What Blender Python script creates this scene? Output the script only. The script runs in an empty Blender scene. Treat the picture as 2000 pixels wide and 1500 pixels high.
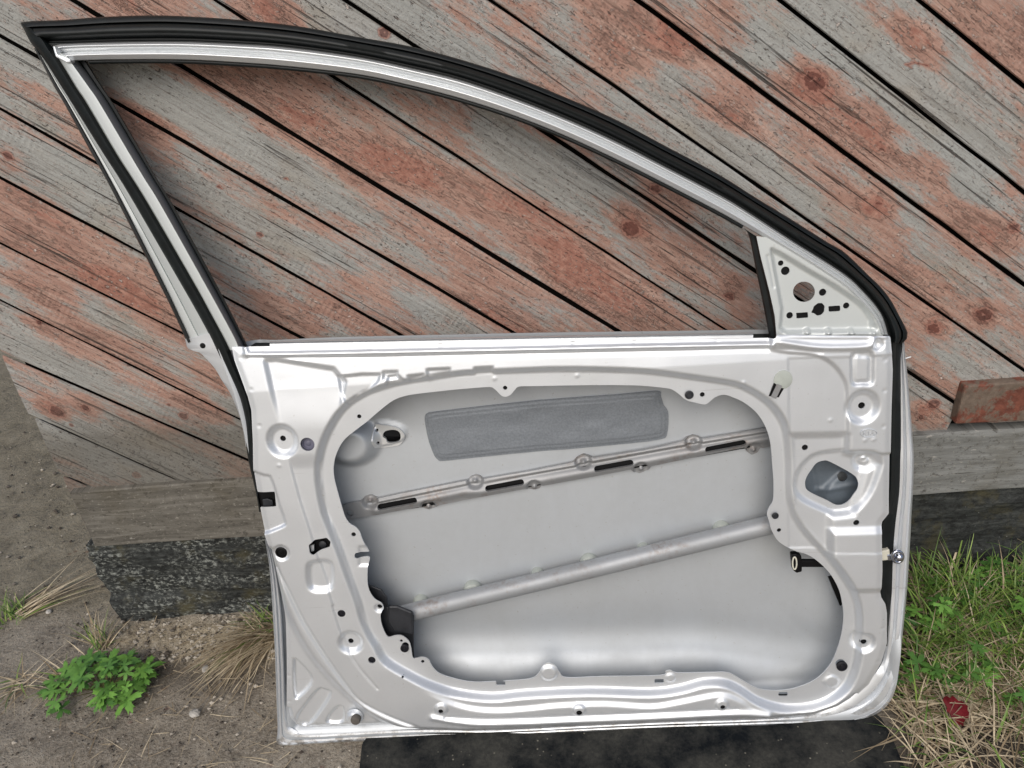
import bpy, math, random
import numpy as np
from mathutils import Matrix, Vector
random.seed(7); rng = np.random.default_rng(7)
SC = bpy.context.scene
COL = SC.collection
R_ = math.radians

# ------------------------------------------------------------------ camera
CAM_F, CAM_P, CAM_R, CAM_Y = 1524.94, R_(29.532), R_(-5.3866), R_(-2.7933)   # focal in px of a 2000 px wide frame
CAM = np.array([0.0, -1.21, 1.2])
_cp, _sp = math.cos(CAM_P), math.sin(CAM_P)
FW = np.array([math.sin(CAM_Y)*_cp, math.cos(CAM_Y)*_cp, -_sp])
_r = np.array([math.cos(CAM_Y), -math.sin(CAM_Y), 0.0]); _u = np.cross(_r, FW)
RT = math.cos(CAM_R)*_r + math.sin(CAM_R)*_u
UP = -math.sin(CAM_R)*_r + math.cos(CAM_R)*_u
cd = bpy.data.cameras.new('camera'); cam = bpy.data.objects.new('camera', cd); COL.objects.link(cam)
cd.sensor_width = 36.0; cd.lens = 36.0*CAM_F/2000.0; cd.clip_start = 0.02; cd.clip_end = 500
M = Matrix.Identity(4)
for i in range(3):
    M[i][0], M[i][1], M[i][2], M[i][3] = RT[i], UP[i], -FW[i], CAM[i]
cam.matrix_world = M
SC.camera = cam

# ------------------------------------------------------------------ light
SUN_EL, SUN_AZ = R_(43), math.atan2(-0.22, -1.0)
w = bpy.data.worlds.new('World'); SC.world = w; w.use_nodes = True
nt = w.node_tree; bg = nt.nodes['Background']
sky = nt.nodes.new('ShaderNodeTexSky'); sky.sky_type = 'NISHITA'; sky.sun_disc = False
sky.sun_elevation = SUN_EL; sky.sun_rotation = SUN_AZ % (2*math.pi); sky.dust_density = 3.0; sky.air_density = 1.0
nt.links.new(sky.outputs[0], bg.inputs[0]); bg.inputs[1].default_value = 0.10
sl = bpy.data.lights.new('sun', 'SUN'); sl.energy = 1.95; sl.angle = R_(48); sl.color = (1.0, 0.965, 0.92)
so = bpy.data.objects.new('sun', sl); COL.objects.link(so)
sd_ = Vector((math.sin(SUN_AZ)*math.cos(SUN_EL), math.cos(SUN_AZ)*math.cos(SUN_EL), math.sin(SUN_EL)))
so.rotation_euler = sd_.to_track_quat('Z', 'Y').to_euler(); so.location = sd_*20
vs = SC.view_settings; vs.view_transform = 'Standard'; vs.look = 'None'; vs.gamma = 1; vs.exposure = -0.07

# ------------------------------------------------------------------ helpers: rays and planes of the place
def ray(p): return ((p[0]-1000)/CAM_F)*RT - ((p[1]-750)/CAM_F)*UP + FW
def on_ground(p, z=0.0):
    d = ray(p); return CAM + d*((z-CAM[2])/d[2])
def on_wall(p, y=0.0):
    d = ray(p); q = CAM + d*((y-CAM[1])/d[1]); return q[0], q[2]
LEAN = R_(13.5)
DA = on_ground((545, 1453)); DB = on_ground((1640, 1416))
EU = (DB-DA)/np.linalg.norm(DB-DA); BK = np.array([-EU[1], EU[0], 0.0])
EV = np.array([0, 0, 1.0])*math.cos(LEAN) + BK*math.sin(LEAN); EN = np.cross(EU, EV)
W0 = 0.016                                           # the door's hem stands this far behind its inner sheet
DO = DA + EN*W0
def P(p, w=0.0):                                     # a point of the door: along, up, out of its sheet
    d = ray(p); t = ((DO + EN*w - CAM) @ EN)/(d @ EN); q = CAM + d*t - DO
    return np.array([q @ EU, q @ EV])
def PL(pts, w=0.0): return np.array([P(p, w) for p in pts])
PX = 0.00088

def cr(pts, n=6, closed=False):                      # Catmull-Rom through points
    p = np.asarray(pts, float); N = len(p); out = []
    rngN = N if closed else N-1
    for i in range(rngN):
        if closed: a, b, c, d = p[(i-1) % N], p[i], p[(i+1) % N], p[(i+2) % N]
        else: a, b, c, d = p[max(i-1, 0)], p[i], p[i+1], p[min(i+2, N-1)]
        for k in range(n):
            t = k/n
            out.append(0.5*((2*b)+(-a+c)*t+(2*a-5*b+4*c-d)*t*t+(-a+3*b-3*c+d)*t**3))
    if not closed: out.append(p[-1])
    return np.array(out)
def resample(p, n):
    p = np.asarray(p, float); s = np.r_[0, np.cumsum(np.linalg.norm(np.diff(p, axis=0), axis=1))]
    t = np.linspace(0, s[-1], n); return np.c_[[np.interp(t, s, p[:, k]) for k in range(p.shape[1])]].T
def ss(x): x = np.clip(x, 0, 1); return x*x*(3-2*x)
def dist_line(p, X, Y):
    d = np.full(X.shape, 1e9)
    for (ax, ay), (bx, by) in zip(p[:-1], p[1:]):
        ex, ey = bx-ax, by-ay; L = ex*ex+ey*ey+1e-18
        t = np.clip(((X-ax)*ex+(Y-ay)*ey)/L, 0, 1)
        d = np.minimum(d, (X-ax-t*ex)**2+(Y-ay-t*ey)**2)
    return np.sqrt(d)
def sd_poly(p, X, Y):                                # positive inside
    q = np.vstack([p, p[:1]]); d = dist_line(q, X, Y); ins = np.zeros(X.shape, bool)
    for (ax, ay), (bx, by) in zip(q[:-1], q[1:]):
        c = ((ay > Y) != (by > Y))
        with np.errstate(divide='ignore', invalid='ignore'):
            ins ^= c & (X < (bx-ax)*(Y-ay)/((by-ay) if abs(by-ay) > 1e-15 else 1e-15)+ax)
    return np.where(ins, d, -d)
def near(p, X, Y, m):
    lo = p.min(0)-m; hi = p.max(0)+m
    return (X > lo[0]) & (X < hi[0]) & (Y > lo[1]) & (Y < hi[1])
def add_step(h, X, Y, p, depth, width):
    k = near(p, X, Y, width)
    if k.any(): h[k] += depth*ss(sd_poly(p, X[k], Y[k])/width+0.5)
def add_line(h, X, Y, p, depth, hw):
    k = near(p, X, Y, hw*3)
    if k.any(): h[k] += depth*np.exp(-(dist_line(p, X[k], Y[k])/hw)**2)
def add_dimple(h, X, Y, c, ro, ri, depth, asp=1.0):
    d = np.hypot(X-c[0], (Y-c[1])/asp); h += depth*ss((ro-d)/max(ro-ri, 1e-6))
def vnoise(x, y, s=0):                               # cheap value noise on arrays
    def hsh(i, j):
        v = np.sin(i*127.1+j*311.7+s*74.7)*43758.5453; return v-np.floor(v)
    i, j = np.floor(x), np.floor(y); fx, fy = ss(x-i), ss(y-j)
    return (hsh(i, j)*(1-fx)+hsh(i+1, j)*fx)*(1-fy)+(hsh(i, j+1)*(1-fx)+hsh(i+1, j+1)*fx)*fy

# ------------------------------------------------------------------ helpers: objects
def mesh(name, v, f, mat, parent=None, smooth=True, auto=None):
    me = bpy.data.meshes.new(name); me.from_pydata([tuple(map(float, q)) for q in v], [], [tuple(map(int, q)) for q in f]); me.update()
    if smooth: me.polygons.foreach_set('use_smooth', np.ones(len(me.polygons), bool))
    if auto is not None: me.set_sharp_from_angle(angle=R_(auto))
    if mat is not None:
        for m in (mat if isinstance(mat, (list, tuple)) else [mat]): me.materials.append(m)
    o = bpy.data.objects.new(name, me); COL.objects.link(o); o.parent = parent
    return o
def empty(name, loc=(0, 0, 0)):
    o = bpy.data.objects.new(name, None); COL.objects.link(o); o.location = loc; return o
def tag(o, label=None, cat=None, group=None, kind=None):
    for k, q in (('label', label), ('category', cat), ('group', group), ('kind', kind)):
        if q: o[k] = q
    return o
def attr(o, name, data, typ='FLOAT'):
    a = o.data.attributes.new(name, typ, 'POINT')
    a.data.foreach_set('value' if typ == 'FLOAT' else 'vector', np.asarray(data, np.float32).ravel())

# ------------------------------------------------------------------ helpers: materials
class NT:
    def __init__(s, name):
        s.m = bpy.data.materials.new(name); s.m.use_nodes = True; s.t = s.m.node_tree; s.b = s.t.nodes['Principled BSDF']
    def n(s, typ, **kw):
        o = s.t.nodes.new('ShaderNode'+typ)
        for k, q in kw.items():
            if k in o.inputs: o.inputs[k].default_value = q
            else: setattr(o, k, q)
        return o
    def l(s, a, b): s.t.links.new(a, b)
    def coord(s, kind='Object', scale=(1, 1, 1), at=None):
        mp = s.n('Mapping'); mp.inputs['Scale'].default_value = scale
        if at: a = s.n('Attribute', attribute_name=at); s.l(a.outputs['Vector'], mp.inputs[0])
        else: t = s.n('TexCoord'); s.l(t.outputs[kind], mp.inputs[0])
        return mp.outputs[0]
    def noise(s, co, scale, detail=4, rough=0.6, dist=0.0):
        o = s.n('TexNoise', Scale=scale, Detail=detail, Roughness=rough, Distortion=dist); s.l(co, o.inputs['Vector']); return o.outputs['Fac']
    def vor(s, co, scale, feature='F1', out='Distance'):
        o = s.n('TexVoronoi', Scale=scale); o.feature = feature; s.l(co, o.inputs['Vector']); return o.outputs[out]
    def ramp(s, fac, stops):
        o = s.n('ValToRGB'); e = o.color_ramp.elements
        while len(e) < len(stops): e.new(0.5)
        for q, (pos, c) in zip(e, stops):
            q.position = pos; q.color = (c, c, c, 1) if isinstance(c, (int, float)) else (*c, 1)
        s.l(fac, o.inputs[0]); return o.outputs[0]
    def mix(s, fac, a, b, blend='MIX'):
        o = s.n('Mix', data_type='RGBA', blend_type=blend)
        for i, q in ((0, fac), (6, a), (7, b)):
            if isinstance(q, (int, float)): o.inputs[i].default_value = q
            elif isinstance(q, tuple): o.inputs[i].default_value = (*q, 1)
            else: s.l(q, o.inputs[i])
        return o.outputs[2]
    def math(s, op, a, b=0.0, c=None):
        o = s.n('Math', operation=op)
        for i, q in enumerate((a, b) if c is None else (a, b, c)):
            if isinstance(q, (int, float)): o.inputs[i].default_value = q
            else: s.l(q, o.inputs[i])
        return o.outputs[0]
    def at(s, name): return s.n('Attribute', attribute_name=name).outputs['Fac']
    def bump(s, h, strength, dist):
        o = s.n('Bump', Strength=strength, Distance=dist); s.l(h, o.inputs['Height']); s.l(o.outputs[0], s.b.inputs['Normal'])
    def col(s, c):
        if isinstance(c, tuple): s.b.inputs['Base Color'].default_value = (*c, 1)
        else: s.l(c, s.b.inputs['Base Color'])
    def set(s, **kw):
        for k, q in kw.items():
            k = k.replace('_', ' ')
            if isinstance(q, (int, float)): s.b.inputs[k].default_value = q
            else: s.l(q, s.b.inputs[k])
        return s.m

def silver_paint(name, c=(0.755, 0.78, 0.805), metal=0.65, rough=0.39, dirt=0.45, rust=0.0, bmp=0.04):
    k = NT(name); co = k.coord()
    d = k.ramp(k.noise(co, 9, 6, 0.65), [(0.42, 0.0), (0.75, 1.0)])
    sp = k.ramp(k.noise(co, 210, 2, 0.5), [(0.70, 0.0), (0.76, 1.0)])
    base = k.mix(k.math('MULTIPLY', d, dirt*0.5), c, (c[0]*0.72, c[1]*0.70, c[2]*0.66))
    base = k.mix(k.math('MULTIPLY', sp, dirt*0.5), base, (0.30, 0.27, 0.22))
    sm = k.ramp(k.noise(k.coord(scale=(9, 2.2, 3)), 1.0, 5, 0.7, 0.8), [(0.50, 0.0), (0.68, 1.0)])
    base = k.mix(k.math('MULTIPLY', sm, dirt*0.10), base, (c[0]*0.6, c[1]*0.58, c[2]*0.54))
    if name == 'silver_paint':
        ys = k.n('SeparateXYZ'); k.l(co, ys.inputs[0])
        lowm = k.math('MULTIPLY', k.ramp(ys.outputs[1], [(0.0, 1.0), (0.045, 0.0)]), k.ramp(k.noise(co, 48, 5, 0.75), [(0.46, 0.0), (0.62, 1.0)]))
        base = k.mix(k.math('MULTIPLY', lowm, 0.75), base, (0.20, 0.165, 0.12))
        scr = k.ramp(k.noise(k.coord(scale=(5, 160, 20)), 1.0, 2), [(0.70, 0.0), (0.73, 1.0)])
        base = k.mix(k.math('MULTIPLY', scr, 0.25), base, (0.42, 0.41, 0.40))
    if rust:
        rm = k.math('MULTIPLY', k.ramp(k.noise(co, 14, 5, 0.7), [(0.45, 0.0), (0.62, 1.0)]), k.ramp(k.noise(co, 90, 5, 0.75), [(0.44, 0.0), (0.60, 1.0)]))
        base = k.mix(k.math('MULTIPLY', rm, rust), base, (0.19, 0.12, 0.08))
    k.col(base)
    if bmp: k.bump(k.noise(co, 240, 3), bmp, 0.001)
    return k.set(Metallic=metal, Roughness=k.math('ADD', k.math('MULTIPLY', d, 0.12), rough))
def plain(name, c, rough=0.5, metal=0.0, var=0.3, scale=40, bump=0.1, bd=0.001, spec=0.5):
    k = NT(name); co = k.coord(); n = k.noise(co, scale, 5, 0.65)
    k.col(k.mix(k.ramp(n, [(0.3, 0.0), (0.7, 1.0)]), tuple(q*(1-var) for q in c), tuple(min(1, q*(1+var)) for q in c)))
    if bump: k.bump(n, bump, bd)
    return k.set(Roughness=rough, Metallic=metal, Specular_IOR_Level=spec)
M_SILVER = silver_paint('silver_paint')
M_SKIN = silver_paint('silver_primer', c=(0.53, 0.558, 0.582), metal=0.46, rough=0.45, dirt=0.8)
M_BAR = silver_paint('stamped_steel', c=(0.31, 0.315, 0.32), metal=0.40, rough=0.48, dirt=0.5, rust=0.5)
M_TUBE = silver_paint('tube_steel', c=(0.37, 0.385, 0.40), metal=0.35, rough=0.50, dirt=0.6, rust=0.5)
M_TRIM = silver_paint('silver_trim', c=(0.78, 0.80, 0.81), metal=0.6, rough=0.30, dirt=0.12, bmp=0)
M_PILLAR = silver_paint('pillar_paint', c=(0.60, 0.63, 0.62), metal=0.35, rough=0.42, dirt=0.25)
M_GREY = silver_paint('channel_grey', c=(0.30, 0.31, 0.32), metal=0.3, rough=0.5, dirt=0.3)
M_RUBBER = plain('black_rubber', (0.006, 0.0085, 0.009), 0.45, 0, 0.4, 60, 0.15, spec=0.34)
M_BLACK = plain('black_plastic', (0.003, 0.003, 0.0035), 0.5, 0, 0.3, spec=0.2)
M_PLUG = plain('plug_rubber', (0.010, 0.010, 0.014), 0.55, 0, 0.3, spec=0.3)
M_PLUGB = plain('blue_plug', (0.13, 0.13, 0.18), 0.5, 0, 0.2)
M_BUMPER = plain('bumper_rubber', (0.09, 0.08, 0.07), 0.6, 0, 0.3)
M_DAB = plain('sealant', (0.42, 0.45, 0.41), 0.6, 0, 0.12)
M_CHROME = plain('zinc', (0.55, 0.58, 0.66), 0.18, 1.0, 0.2)
M_NYLON = plain('nylon', (0.62, 0.60, 0.50), 0.5, 0, 0.1)
M_DARKSTEEL = plain('dark_steel', (0.030, 0.032, 0.037), 0.45, 0.3, 0.4)
def pad_mat():
    k = NT('damping_pad'); co = k.coord()
    n = k.noise(co, 300, 4, 0.7); n2 = k.noise(co, 22, 5)
    k.col(k.mix(k.ramp(n, [(0.35, 0.0), (0.7, 1.0)]), (0.165, 0.182, 0.200), (0.225, 0.245, 0.265)))
    k.bump(k.math('ADD', n, k.math('MULTIPLY', n2, 0.6)), 0.35, 0.001)
    return k.set(Roughness=0.55, Metallic=0.15)
M_PAD = pad_mat()
M_SHADED_SHEET = plain('shaded_sheet_grey', (0.115, 0.14, 0.165), 0.4, 0.1, 0.15)  # silver sheet coloured darker: the shade inside the hole is in this tone

def wood_mat():
    k = NT('weathered_painted_wood')
    co = k.coord(at='bc')
    def st(a, b): return k.coord(scale=(a, b, 1), at='bc')
    grain = k.noise(st(5, 110), 1.0, 6, 0.7, 0.4)
    fine = k.noise(st(30, 260), 1.0, 4, 0.7)
    crackn = k.noise(st(2.6, 120), 1.0, 4, 0.6, 0.5)
    crack = k.ramp(crackn, [(0.345, 1.0), (0.385, 0.0)])
    crack = k.math('MULTIPLY', crack, k.ramp(k.noise(st(2.0, 9), 1.0, 3), [(0.36, 0.1), (0.56, 1.0)]))
    saw = k.n('TexWave', Scale=1.0, Distortion=1.2, Detail=2.0); saw.bands_direction = 'X'
    k.l(st(36, 8), saw.inputs['Vector'])
    # bare grey wood
    hair = k.noise(st(14, 420), 1.0, 5, 0.75)
    grey = k.ramp(grain, [(0.25, (0.175, 0.165, 0.145)), (0.5, (0.35, 0.34, 0.312)), (0.78, (0.52, 0.515, 0.487))])
    grey = k.mix(k.ramp(k.noise(st(2.2, 5), 1.0, 3), [(0.35, 0.0), (0.65, 0.7)]), grey, k.mix(fine, (0.27, 0.283, 0.268), (0.49, 0.505, 0.485)))
    grey = k.mix(k.ramp(k.noise(st(3, 7), 1.7, 3), [(0.54, 0.0), (0.74, 0.5)]), grey, (0.33, 0.255, 0.165))
    # paint: faded pink film and thick red flakes
    pink = k.ramp(k.noise(st(10, 110), 1.0, 6, 0.75), [(0.25, (0.255, 0.125, 0.090)), (0.5, (0.420, 0.240, 0.182)), (0.75, (0.59, 0.415, 0.335))])
    red = k.ramp(k.noise(st(60, 95), 1.0, 6, 0.8), [(0.28, (0.16, 0.054, 0.037)), (0.48, (0.335, 0.140, 0.098)), (0.70, (0.54, 0.30, 0.225))])
    pm = k.math('ADD', k.math('MULTIPLY', k.at('paint'), 0.85), k.math('MULTIPLY', k.math('SUBTRACT', k.noise(st(5.5, 24), 1.0, 6, 0.7), 0.5), 1.7))
    pm = k.math('ADD', pm, k.math('MULTIPLY', k.math('SUBTRACT', k.noise(st(42, 190), 1.0, 6, 0.82), 0.5), 1.35))
    base = k.mix(k.ramp(pm, [(0.16, 0.0), (0.46, 0.94)]), grey, pink)
    base = k.mix(k.ramp(pm, [(0.84, 0.0), (0.95, 0.82)]), base, red)
    base = k.mix(k.ramp(hair, [(0.32, 0.7), (0.46, 0.0)]), base, (0.11, 0.08, 0.062))
    base = k.mix(k.ramp(k.noise(co, 330, 4, 0.8), [(0.36, 0.35), (0.48, 0.0)]), base, (0.12, 0.08, 0.06))
    # pale flakes and dark pits
    fl = k.ramp(k.noise(st(110, 170), 1.0, 4, 0.65), [(0.60, 0.0), (0.66, 1.0)])
    fl = k.math('MULTIPLY', fl, k.ramp(k.noise(co, 9, 4), [(0.36, 0.05), (0.60, 0.85)]))
    base = k.mix(fl, base, (0.66, 0.57, 0.51))
    pit = k.ramp(k.noise(st(70, 190), 1.3, 4, 0.65), [(0.335, 1.0), (0.39, 0.0)])
    pit = k.math('MULTIPLY', pit, k.ramp(k.noise(co, 7, 4), [(0.40, 0.1), (0.60, 0.85)]))
    base = k.mix(pit, base, (0.10, 0.065, 0.048))
    base = k.mix(k.math('MULTIPLY', crack, 0.88), base, (0.040, 0.030, 0.024))
    # knots: rings and red heart
    kn = k.at('knot'); kv = k.math('ADD', kn, k.math('MULTIPLY', k.math('SUBTRACT', k.noise(co, 60, 5, 0.75), 0.5), 0.75))
    ring = k.math('SINE', k.math('MULTIPLY', kv, 13.0))
    kcol = k.mix(k.ramp(ring, [(0.25, 0.0), (0.8, 1.0)]), (0.13, 0.042, 0.030), (0.36, 0.17, 0.125))
    base = k.mix(k.ramp(kv, [(0.38, 0.0), (0.62, 0.85)]), base, kcol)
    # grime
    dm = k.math('ADD', k.at('dirt'), k.math('MULTIPLY', k.math('SUBTRACT', k.noise(st(4, 22), 1.0, 5, 0.7), 0.5), 0.9))
    base = k.mix(k.ramp(dm, [(0.30, 0.0), (0.90, 0.72)]), base, k.mix(fine, (0.045, 0.040, 0.032), (0.17, 0.155, 0.125)))
    k.col(base)
    h = k.math('ADD', k.math('MULTIPLY', grain, 0.5), k.math('MULTIPLY', fine, 0.3))
    h = k.math('ADD', h, k.math('MULTIPLY', k.noise(co, 130, 4, 0.7), 0.55))
    h = k.math('ADD', h, k.math('MULTIPLY', k.math('MULTIPLY', saw.outputs['Fac'], k.ramp(k.noise(st(4, 8), 1.3, 2), [(0.55, 0.0), (0.68, 1.0)])), 0.22))
    h = k.math('ADD', h, k.math('MULTIPLY', k.ramp(pm, [(0.70, 0.0), (0.78, 0.35)]), 1.0))
    h = k.math('SUBTRACT', h, k.math('MULTIPLY', crack, 1.2))
    k.bump(k.math('ADD', h, k.math('MULTIPLY', k.math('SUBTRACT', fl, pit), 1.0)), 1.0, 0.0024)
    return k.set(Roughness=0.82)
M_WOOD = wood_mat()
def plank_mat():
    k = NT('bare_grey_plank')
    def st(a, b): return k.coord(scale=(a, 1, b))
    co = k.coord(); g = k.noise(st(5, 70), 1.0, 6, 0.7, 0.3); f = k.noise(st(40, 200), 1.0, 4, 0.7)
    side = k.n('SeparateXYZ'); k.l(co, side.inputs[0])
    t = k.math('ADD', k.math('MULTIPLY', side.outputs[0], 0.5), -0.05)
    cold = k.ramp(g, [(0.25, (0.10, 0.10, 0.092)), (0.55, (0.225, 0.23, 0.22)), (0.8, (0.34, 0.345, 0.335))])
    warm = k.ramp(g, [(0.25, (0.060, 0.054, 0.045)), (0.52, (0.145, 0.134, 0.113)), (0.8, (0.27, 0.255, 0.225))])
    b = k.mix(k.ramp(t, [(0.3, 0.0), (0.8, 1.0)]), warm, cold)
    b = k.mix(k.math('MULTIPLY', k.ramp(k.noise(st(9, 120), 1.0, 3), [(0.30, 1.0), (0.35, 0.0)]), 0.8), b, (0.035, 0.03, 0.025))
    b = k.mix(k.math('MULTIPLY', k.ramp(k.noise(st(45, 110), 1.0, 3), [(0.66, 0.0), (0.71, 1.0)]), 0.7), b, (0.42, 0.40, 0.36))
    b = k.mix(k.ramp(k.noise(k.coord(scale=(60, 1, 90)), 1.0, 5, 0.8), [(0.36, 0.75), (0.47, 0.0)]), b, (0.04, 0.034, 0.026))
    b = k.mix(k.ramp(k.noise(k.coord(scale=(70, 1, 110)), 1.7, 4, 0.7), [(0.58, 0.0), (0.68, 0.7)]), b, (0.36, 0.34, 0.29))
    b = k.mix(k.ramp(k.noise(co, 7, 4), [(0.5, 0.0), (0.75, 0.6)]), b, (0.085, 0.07, 0.042))
    k.col(b); k.bump(k.math('ADD', g, k.math('MULTIPLY', f, 0.6)), 0.5, 0.002)
    return k.set(Roughness=0.85)
M_PLANK = plank_mat()
def tar_mat():
    k = NT('tarred_sill')
    def st(a, b): return k.coord(scale=(a, 1, b))
    co = k.coord(); g = k.noise(st(6, 45), 1.0, 6, 0.72, 0.5)
    b = k.ramp(g, [(0.3, (0.012, 0.013, 0.013)), (0.55, (0.050, 0.054, 0.052)), (0.8, (0.135, 0.14, 0.13))])
    b = k.mix(k.ramp(k.noise(k.coord(scale=(60, 1, 90)), 1.0, 5, 0.75), [(0.40, 0.7), (0.55, 0.0)]), b, (0.010, 0.010, 0.010))
    side = k.n('SeparateXYZ'); k.l(co, side.inputs[0])
    m = k.ramp(k.math('ADD', k.math('ADD', k.math('MULTIPLY', side.outputs[0], -0.45), 0.56), k.math('MULTIPLY', k.noise(co, 7, 4), 0.55)), [(0.35, 0.06), (0.66, 1.0)])
    sp = k.ramp(k.noise(k.coord(scale=(85, 1, 140)), 1.0, 5, 0.75), [(0.50, 0.0), (0.62, 0.85)])
    b = k.mix(k.math('MULTIPLY', k.math('MULTIPLY', sp, m), k.ramp(k.noise(st(6, 26), 1.0, 4, 0.65), [(0.40, 0.0), (0.58, 1.0)])), b, (0.40, 0.42, 0.385))
    b = k.mix(k.ramp(k.noise(co, 11, 5, 0.7), [(0.53, 0.0), (0.70, 0.7)]), b, (0.095, 0.085, 0.045))
    b = k.mix(k.math('MULTIPLY', k.ramp(k.noise(k.coord(scale=(130, 1, 150)), 1.0, 2), [(0.70, 0.0), (0.75, 1.0)]), 0.7), b, (0.28, 0.29, 0.28))
    k.col(b); k.bump(k.math('ADD', g, k.math('MULTIPLY', k.noise(co, 90, 4), 0.8)), 0.8, 0.004)
    return k.set(Roughness=0.8, Specular_IOR_Level=0.2)
M_TAR = tar_mat()
def ground_mat():
    k = NT('dirty_concrete'); co = k.coord()
    a = k.noise(co, 3.2, 6, 0.6); b = k.noise(co, 26, 6, 0.7); c = k.noise(co, 160, 4, 0.7)
    base = k.ramp(a, [(0.30, (0.20, 0.168, 0.125)), (0.5, (0.30, 0.258, 0.20)), (0.7, (0.41, 0.36, 0.29))])
    base = k.mix(k.ramp(b, [(0.32, 0.7), (0.54, 0.0)]), base, (0.090, 0.072, 0.052))
    base = k.mix(k.ramp(k.noise(co, 60, 6, 0.8), [(0.30, 0.75), (0.46, 0.0)]), base, (0.065, 0.052, 0.040))
    base = k.mix(k.ramp(c, [(0.42, 0.0), (0.66, 0.7)]), base, (0.43, 0.385, 0.315))
    base = k.mix(k.ramp(k.noise(co, 230, 3, 0.7), [(0.30, 0.8), (0.42, 0.0)]), base, (0.075, 0.06, 0.045))
    dk = k.math('MULTIPLY', k.ramp(k.vor(co, 62), [(0.10, 1.0), (0.17, 0.0)]), k.ramp(k.noise(co, 11, 3), [(0.42, 0.0), (0.58, 1.0)]))
    base = k.mix(k.math('MULTIPLY', dk, 0.85), base, (0.045, 0.035, 0.027))
    wsp = k.math('MULTIPLY', k.ramp(k.vor(k.coord(scale=(1.1, 0.9, 1)), 75), [(0.08, 1.0), (0.15, 0.0)]), k.ramp(k.noise(co, 14, 3), [(0.48, 0.0), (0.6, 1.0)]))
    base = k.mix(k.math('MULTIPLY', wsp, 0.8), base, (0.45, 0.42, 0.37))
    rd = k.math('MULTIPLY', k.ramp(k.vor(k.coord(scale=(0.8, 1.2, 1)), 34), [(0.10, 1.0), (0.22, 0.0)]), k.ramp(k.noise(co, 6, 2), [(0.56, 0.0), (0.64, 1.0)]))
    base = k.mix(k.math('MULTIPLY', rd, 0.7), base, (0.16, 0.045, 0.03))
    base = k.mix(k.math('MULTIPLY', k.at('soil'), 0.85), base, k.mix(c, (0.018, 0.014, 0.010), (0.075, 0.058, 0.042)))
    base = k.mix(k.math('MULTIPLY', k.at('rubble'), 0.95), base, k.ramp(k.noise(co, 70, 5, 0.75), [(0.32, (0.14, 0.11, 0.075)), (0.5, (0.46, 0.385, 0.27)), (0.72, (0.72, 0.64, 0.50))]))
    base = k.mix(k.math('MULTIPLY', k.at('slab'), 0.55), base, k.ramp(k.noise(co, 13, 6, 0.75, 0.5), [(0.30, (0.075, 0.068, 0.042)), (0.5, (0.195, 0.170, 0.108)), (0.72, (0.33, 0.295, 0.205))]))
    k.col(base)
    k.bump(k.math('ADD', k.math('MULTIPLY', k.math('ADD', b, k.noise(co, 60, 6, 0.8)), 0.8), k.math('SUBTRACT', k.math('MULTIPLY', c, 0.5), k.math('MULTIPLY', dk, 0.6))), 1.0, 0.008)
    return k.set(Roughness=0.92)
M_GROUND = ground_mat()
def mat_mat():
    k = NT('dusty_rubber'); co = k.coord()
    d = k.ramp(k.noise(co, 7, 6, 0.75), [(0.40, 0.0), (0.62, 1.0)]); c = k.noise(co, 140, 4, 0.7)
    b = k.mix(k.math('MULTIPLY', d, 0.55), (0.006, 0.008, 0.010), k.mix(c, (0.025, 0.028, 0.026), (0.165, 0.155, 0.130)))
    s = k.math('MULTIPLY', k.ramp(k.vor(co, 70), [(0.06, 1.0), (0.13, 0.0)]), k.ramp(k.noise(co, 9, 3), [(0.45, 0.0), (0.6, 1.0)]))
    b = k.mix(k.math('MULTIPLY', s, 0.8), b, (0.27, 0.25, 0.20))
    k.col(b); k.bump(c, 0.35, 0.003)
    return k.set(Roughness=0.85, Specular_IOR_Level=0.12)
M_MAT = mat_mat()
def tint_mat(name, c0, c1, rough=0.6, trans=0.15):
    k = NT(name); t = k.at('tint'); n = k.noise(k.coord(), 60, 3)
    c = k.mix(t, c0, c1); c = k.mix(k.ramp(n, [(0.3, 0.35), (0.6, 0.0)]), c, tuple(q*0.55 for q in c0)); k.col(c)
    k.b.inputs['Subsurface Weight'].default_value = 0.0
    return k.set(Roughness=rough, Transmission_Weight=0.0)
M_LEAF = tint_mat('weed_leaf', (0.035, 0.115, 0.022), (0.185, 0.390, 0.065), 0.55)
M_GRASS = tint_mat('green_grass', (0.050, 0.125, 0.016), (0.290, 0.400, 0.085), 0.5)
M_STRAW = tint_mat('dry_straw', (0.24, 0.175, 0.100), (0.74, 0.63, 0.44), 0.75)
M_STEM = tint_mat('weed_stem', (0.10, 0.13, 0.04), (0.20, 0.16, 0.07), 0.7)
M_STONE = plain('pale_stone', (0.42, 0.40, 0.36), 0.85, 0, 0.35, 60, 0.5, 0.003)
M_PEBBLE = tint_mat('pebble', (0.055, 0.042, 0.032), (0.52, 0.47, 0.39), 0.9)
M_RED = plain('wine_red_leaf', (0.13, 0.008, 0.012), 0.65, 0, 0.45, 55, 0.3, spec=0.25)
M_DARKWOOD = plain('dark_backing', (0.006, 0.005, 0.004), 0.9, spec=0.1)
def redboard_mat():
    k = NT('red_flaking_paint'); co = k.coord(); n = k.noise(co, 17, 6, 0.7, 0.4)
    b = k.ramp(k.noise(co, 60, 5, 0.7), [(0.3, (0.09, 0.026, 0.016)), (0.7, (0.235, 0.080, 0.050))])
    b = k.mix(k.ramp(n, [(0.45, 0.0), (0.52, 0.9)]), b, k.mix(k.noise(co, 90, 4), (0.07, 0.055, 0.04), (0.25, 0.20, 0.155)))
    k.col(b); k.bump(k.math('ADD', n, k.noise(co, 120, 4)), 0.6, 0.003)
    return k.set(Roughness=0.7)
M_REDBOARD = redboard_mat()

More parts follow.
